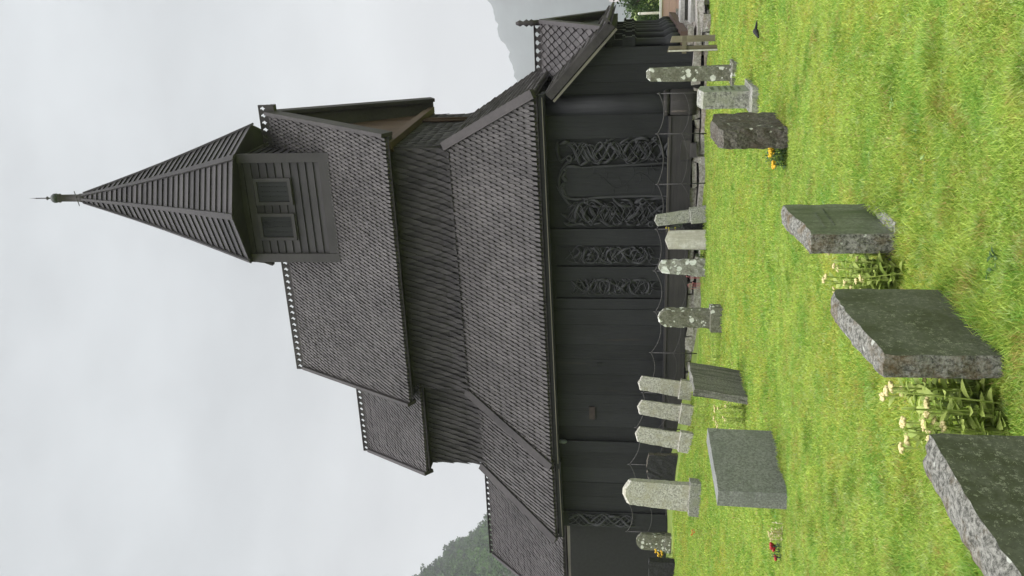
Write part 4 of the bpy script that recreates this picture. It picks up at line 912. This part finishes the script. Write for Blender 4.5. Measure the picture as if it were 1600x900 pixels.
for k in range(150):                                       # scattered ranker tufts
    d_ = RNG.uniform(2.2, 14); a_ = YAW+RNG.uniform(-.42, .42); tuft = np.maximum(tuft, np.exp(-((gx+math.sin(a_)*d_)**2+(gy-math.cos(a_)*d_)**2)/RNG.uniform(.003, .02)))
hgt *= 1+tuft*RNG.uniform(0, 1.0, n)
wid = np.clip(.0009+.00045*dist, .0020, .008)*RNG.uniform(.7, 1.3, n)
ang = RNG.uniform(0, 2*np.pi, n); ln = RNG.uniform(.2, 1.1, n)*hgt
la = RNG.uniform(0, 2*np.pi, n)
dx, dy = np.cos(ang)*wid, np.sin(ang)*wid; lx, ly = np.cos(la)*ln, np.sin(la)*ln
V = np.empty((n, 5, 3), np.float32)
V[:, 0] = np.stack([gx-dx, gy-dy, gz-.01], 1); V[:, 1] = np.stack([gx+dx, gy+dy, gz-.01], 1)
V[:, 2] = np.stack([gx+dx*.8+lx*.35, gy+dy*.8+ly*.35, gz+hgt*.6], 1); V[:, 3] = np.stack([gx-dx*.8+lx*.35, gy-dy*.8+ly*.35, gz+hgt*.6], 1)
V[:, 4] = np.stack([gx+lx, gy+ly, gz+hgt*.97], 1)
me = bpy.data.meshes.new('lawn_grass'); me.vertices.add(n*5); me.vertices.foreach_set('co', V.ravel())
base = (np.arange(n, dtype=np.int32)*5)[:, None]
li = np.concatenate([base+np.array((0, 1, 2, 3), np.int32), base+np.array((3, 2, 4), np.int32)], 1)
me.loops.add(n*7); me.loops.foreach_set('vertex_index', li.ravel())
me.polygons.add(2*n); st_ = np.stack([np.arange(n)*7, np.arange(n)*7+4], 1).astype(np.int32); me.polygons.foreach_set('loop_start', st_.ravel())
me.polygons.foreach_set('loop_total', np.tile(np.array((4, 3), np.int32), n)); me.polygons.foreach_set('use_smooth', np.zeros(2*n, bool))
tint = np.where(RNG.uniform(size=n) < .03, .01, np.clip(RNG.normal(.5, .25, n)+.22*(clump-.5)-.3*tuft, .05, 1))
at = me.attributes.new('rnd', 'FLOAT', 'POINT'); at.data.foreach_set('value', np.repeat(tint, 5).astype(np.float32))
me.materials.append(M['grass']); me.update(calc_edges=True)
go = bpy.data.objects.new('lawn_grass', me); COL.objects.link(go)
tag(go, 'short mown green grass covering the churchyard', 'grass', kind='stuff')

# broad-leaved lawn weeds and clover between the blades
M['weed'] = leaf('lawn_weed', (.10, .22, .05), (.30, .46, .16), .3)
mb = MB()
for k in range(900):
    d_ = math.sqrt(rnd.uniform(2.0**2, 11.0**2)); a_ = YAW+rnd.uniform(-.42, .42); x, y = -math.sin(a_)*d_, math.cos(a_)*d_
    if math.sin(x*2.7+1)*math.sin(y*2.1)+rnd.uniform(-.5, .5) < .15: continue
    z = float(G(x, y)); nl = rnd.randint(3, 7); L_ = rnd.uniform(.018, .045)
    for q in range(nl):
        a = q*6.283/nl+rnd.uniform(-.3, .3); leaf_shape(mb, (x+rnd.uniform(-.015, .015), y+rnd.uniform(-.015, .015), z+.012), (math.cos(a), math.sin(a), rnd.uniform(.3, .9)), L_, L_*.55, .5)
tag(mb.build('lawn_weeds', M['weed']), 'clover and small broad-leaved weeds scattered in the lawn', 'weeds', kind='stuff')

# ------------------------------------------------------------------ damp air
hz, t, b = new_mat('mist'); t.nodes.remove(b)
pv = t.nodes.new('ShaderNodeVolumePrincipled'); pv.inputs['Color'].default_value = (.95, .97, 1.0, 1); pv.inputs['Density'].default_value = .00038; pv.inputs['Anisotropy'].default_value = 0.0
t.links.new(pv.outputs[0], t.nodes['Material Output'].inputs['Volume'])
mb = MB(); mb.box(-4800, 4800, -2000, 4800, -8, 640); o = mb.build('haze', hz); tag(o, 'thin mist filling the valley air', 'haze', kind='stuff')
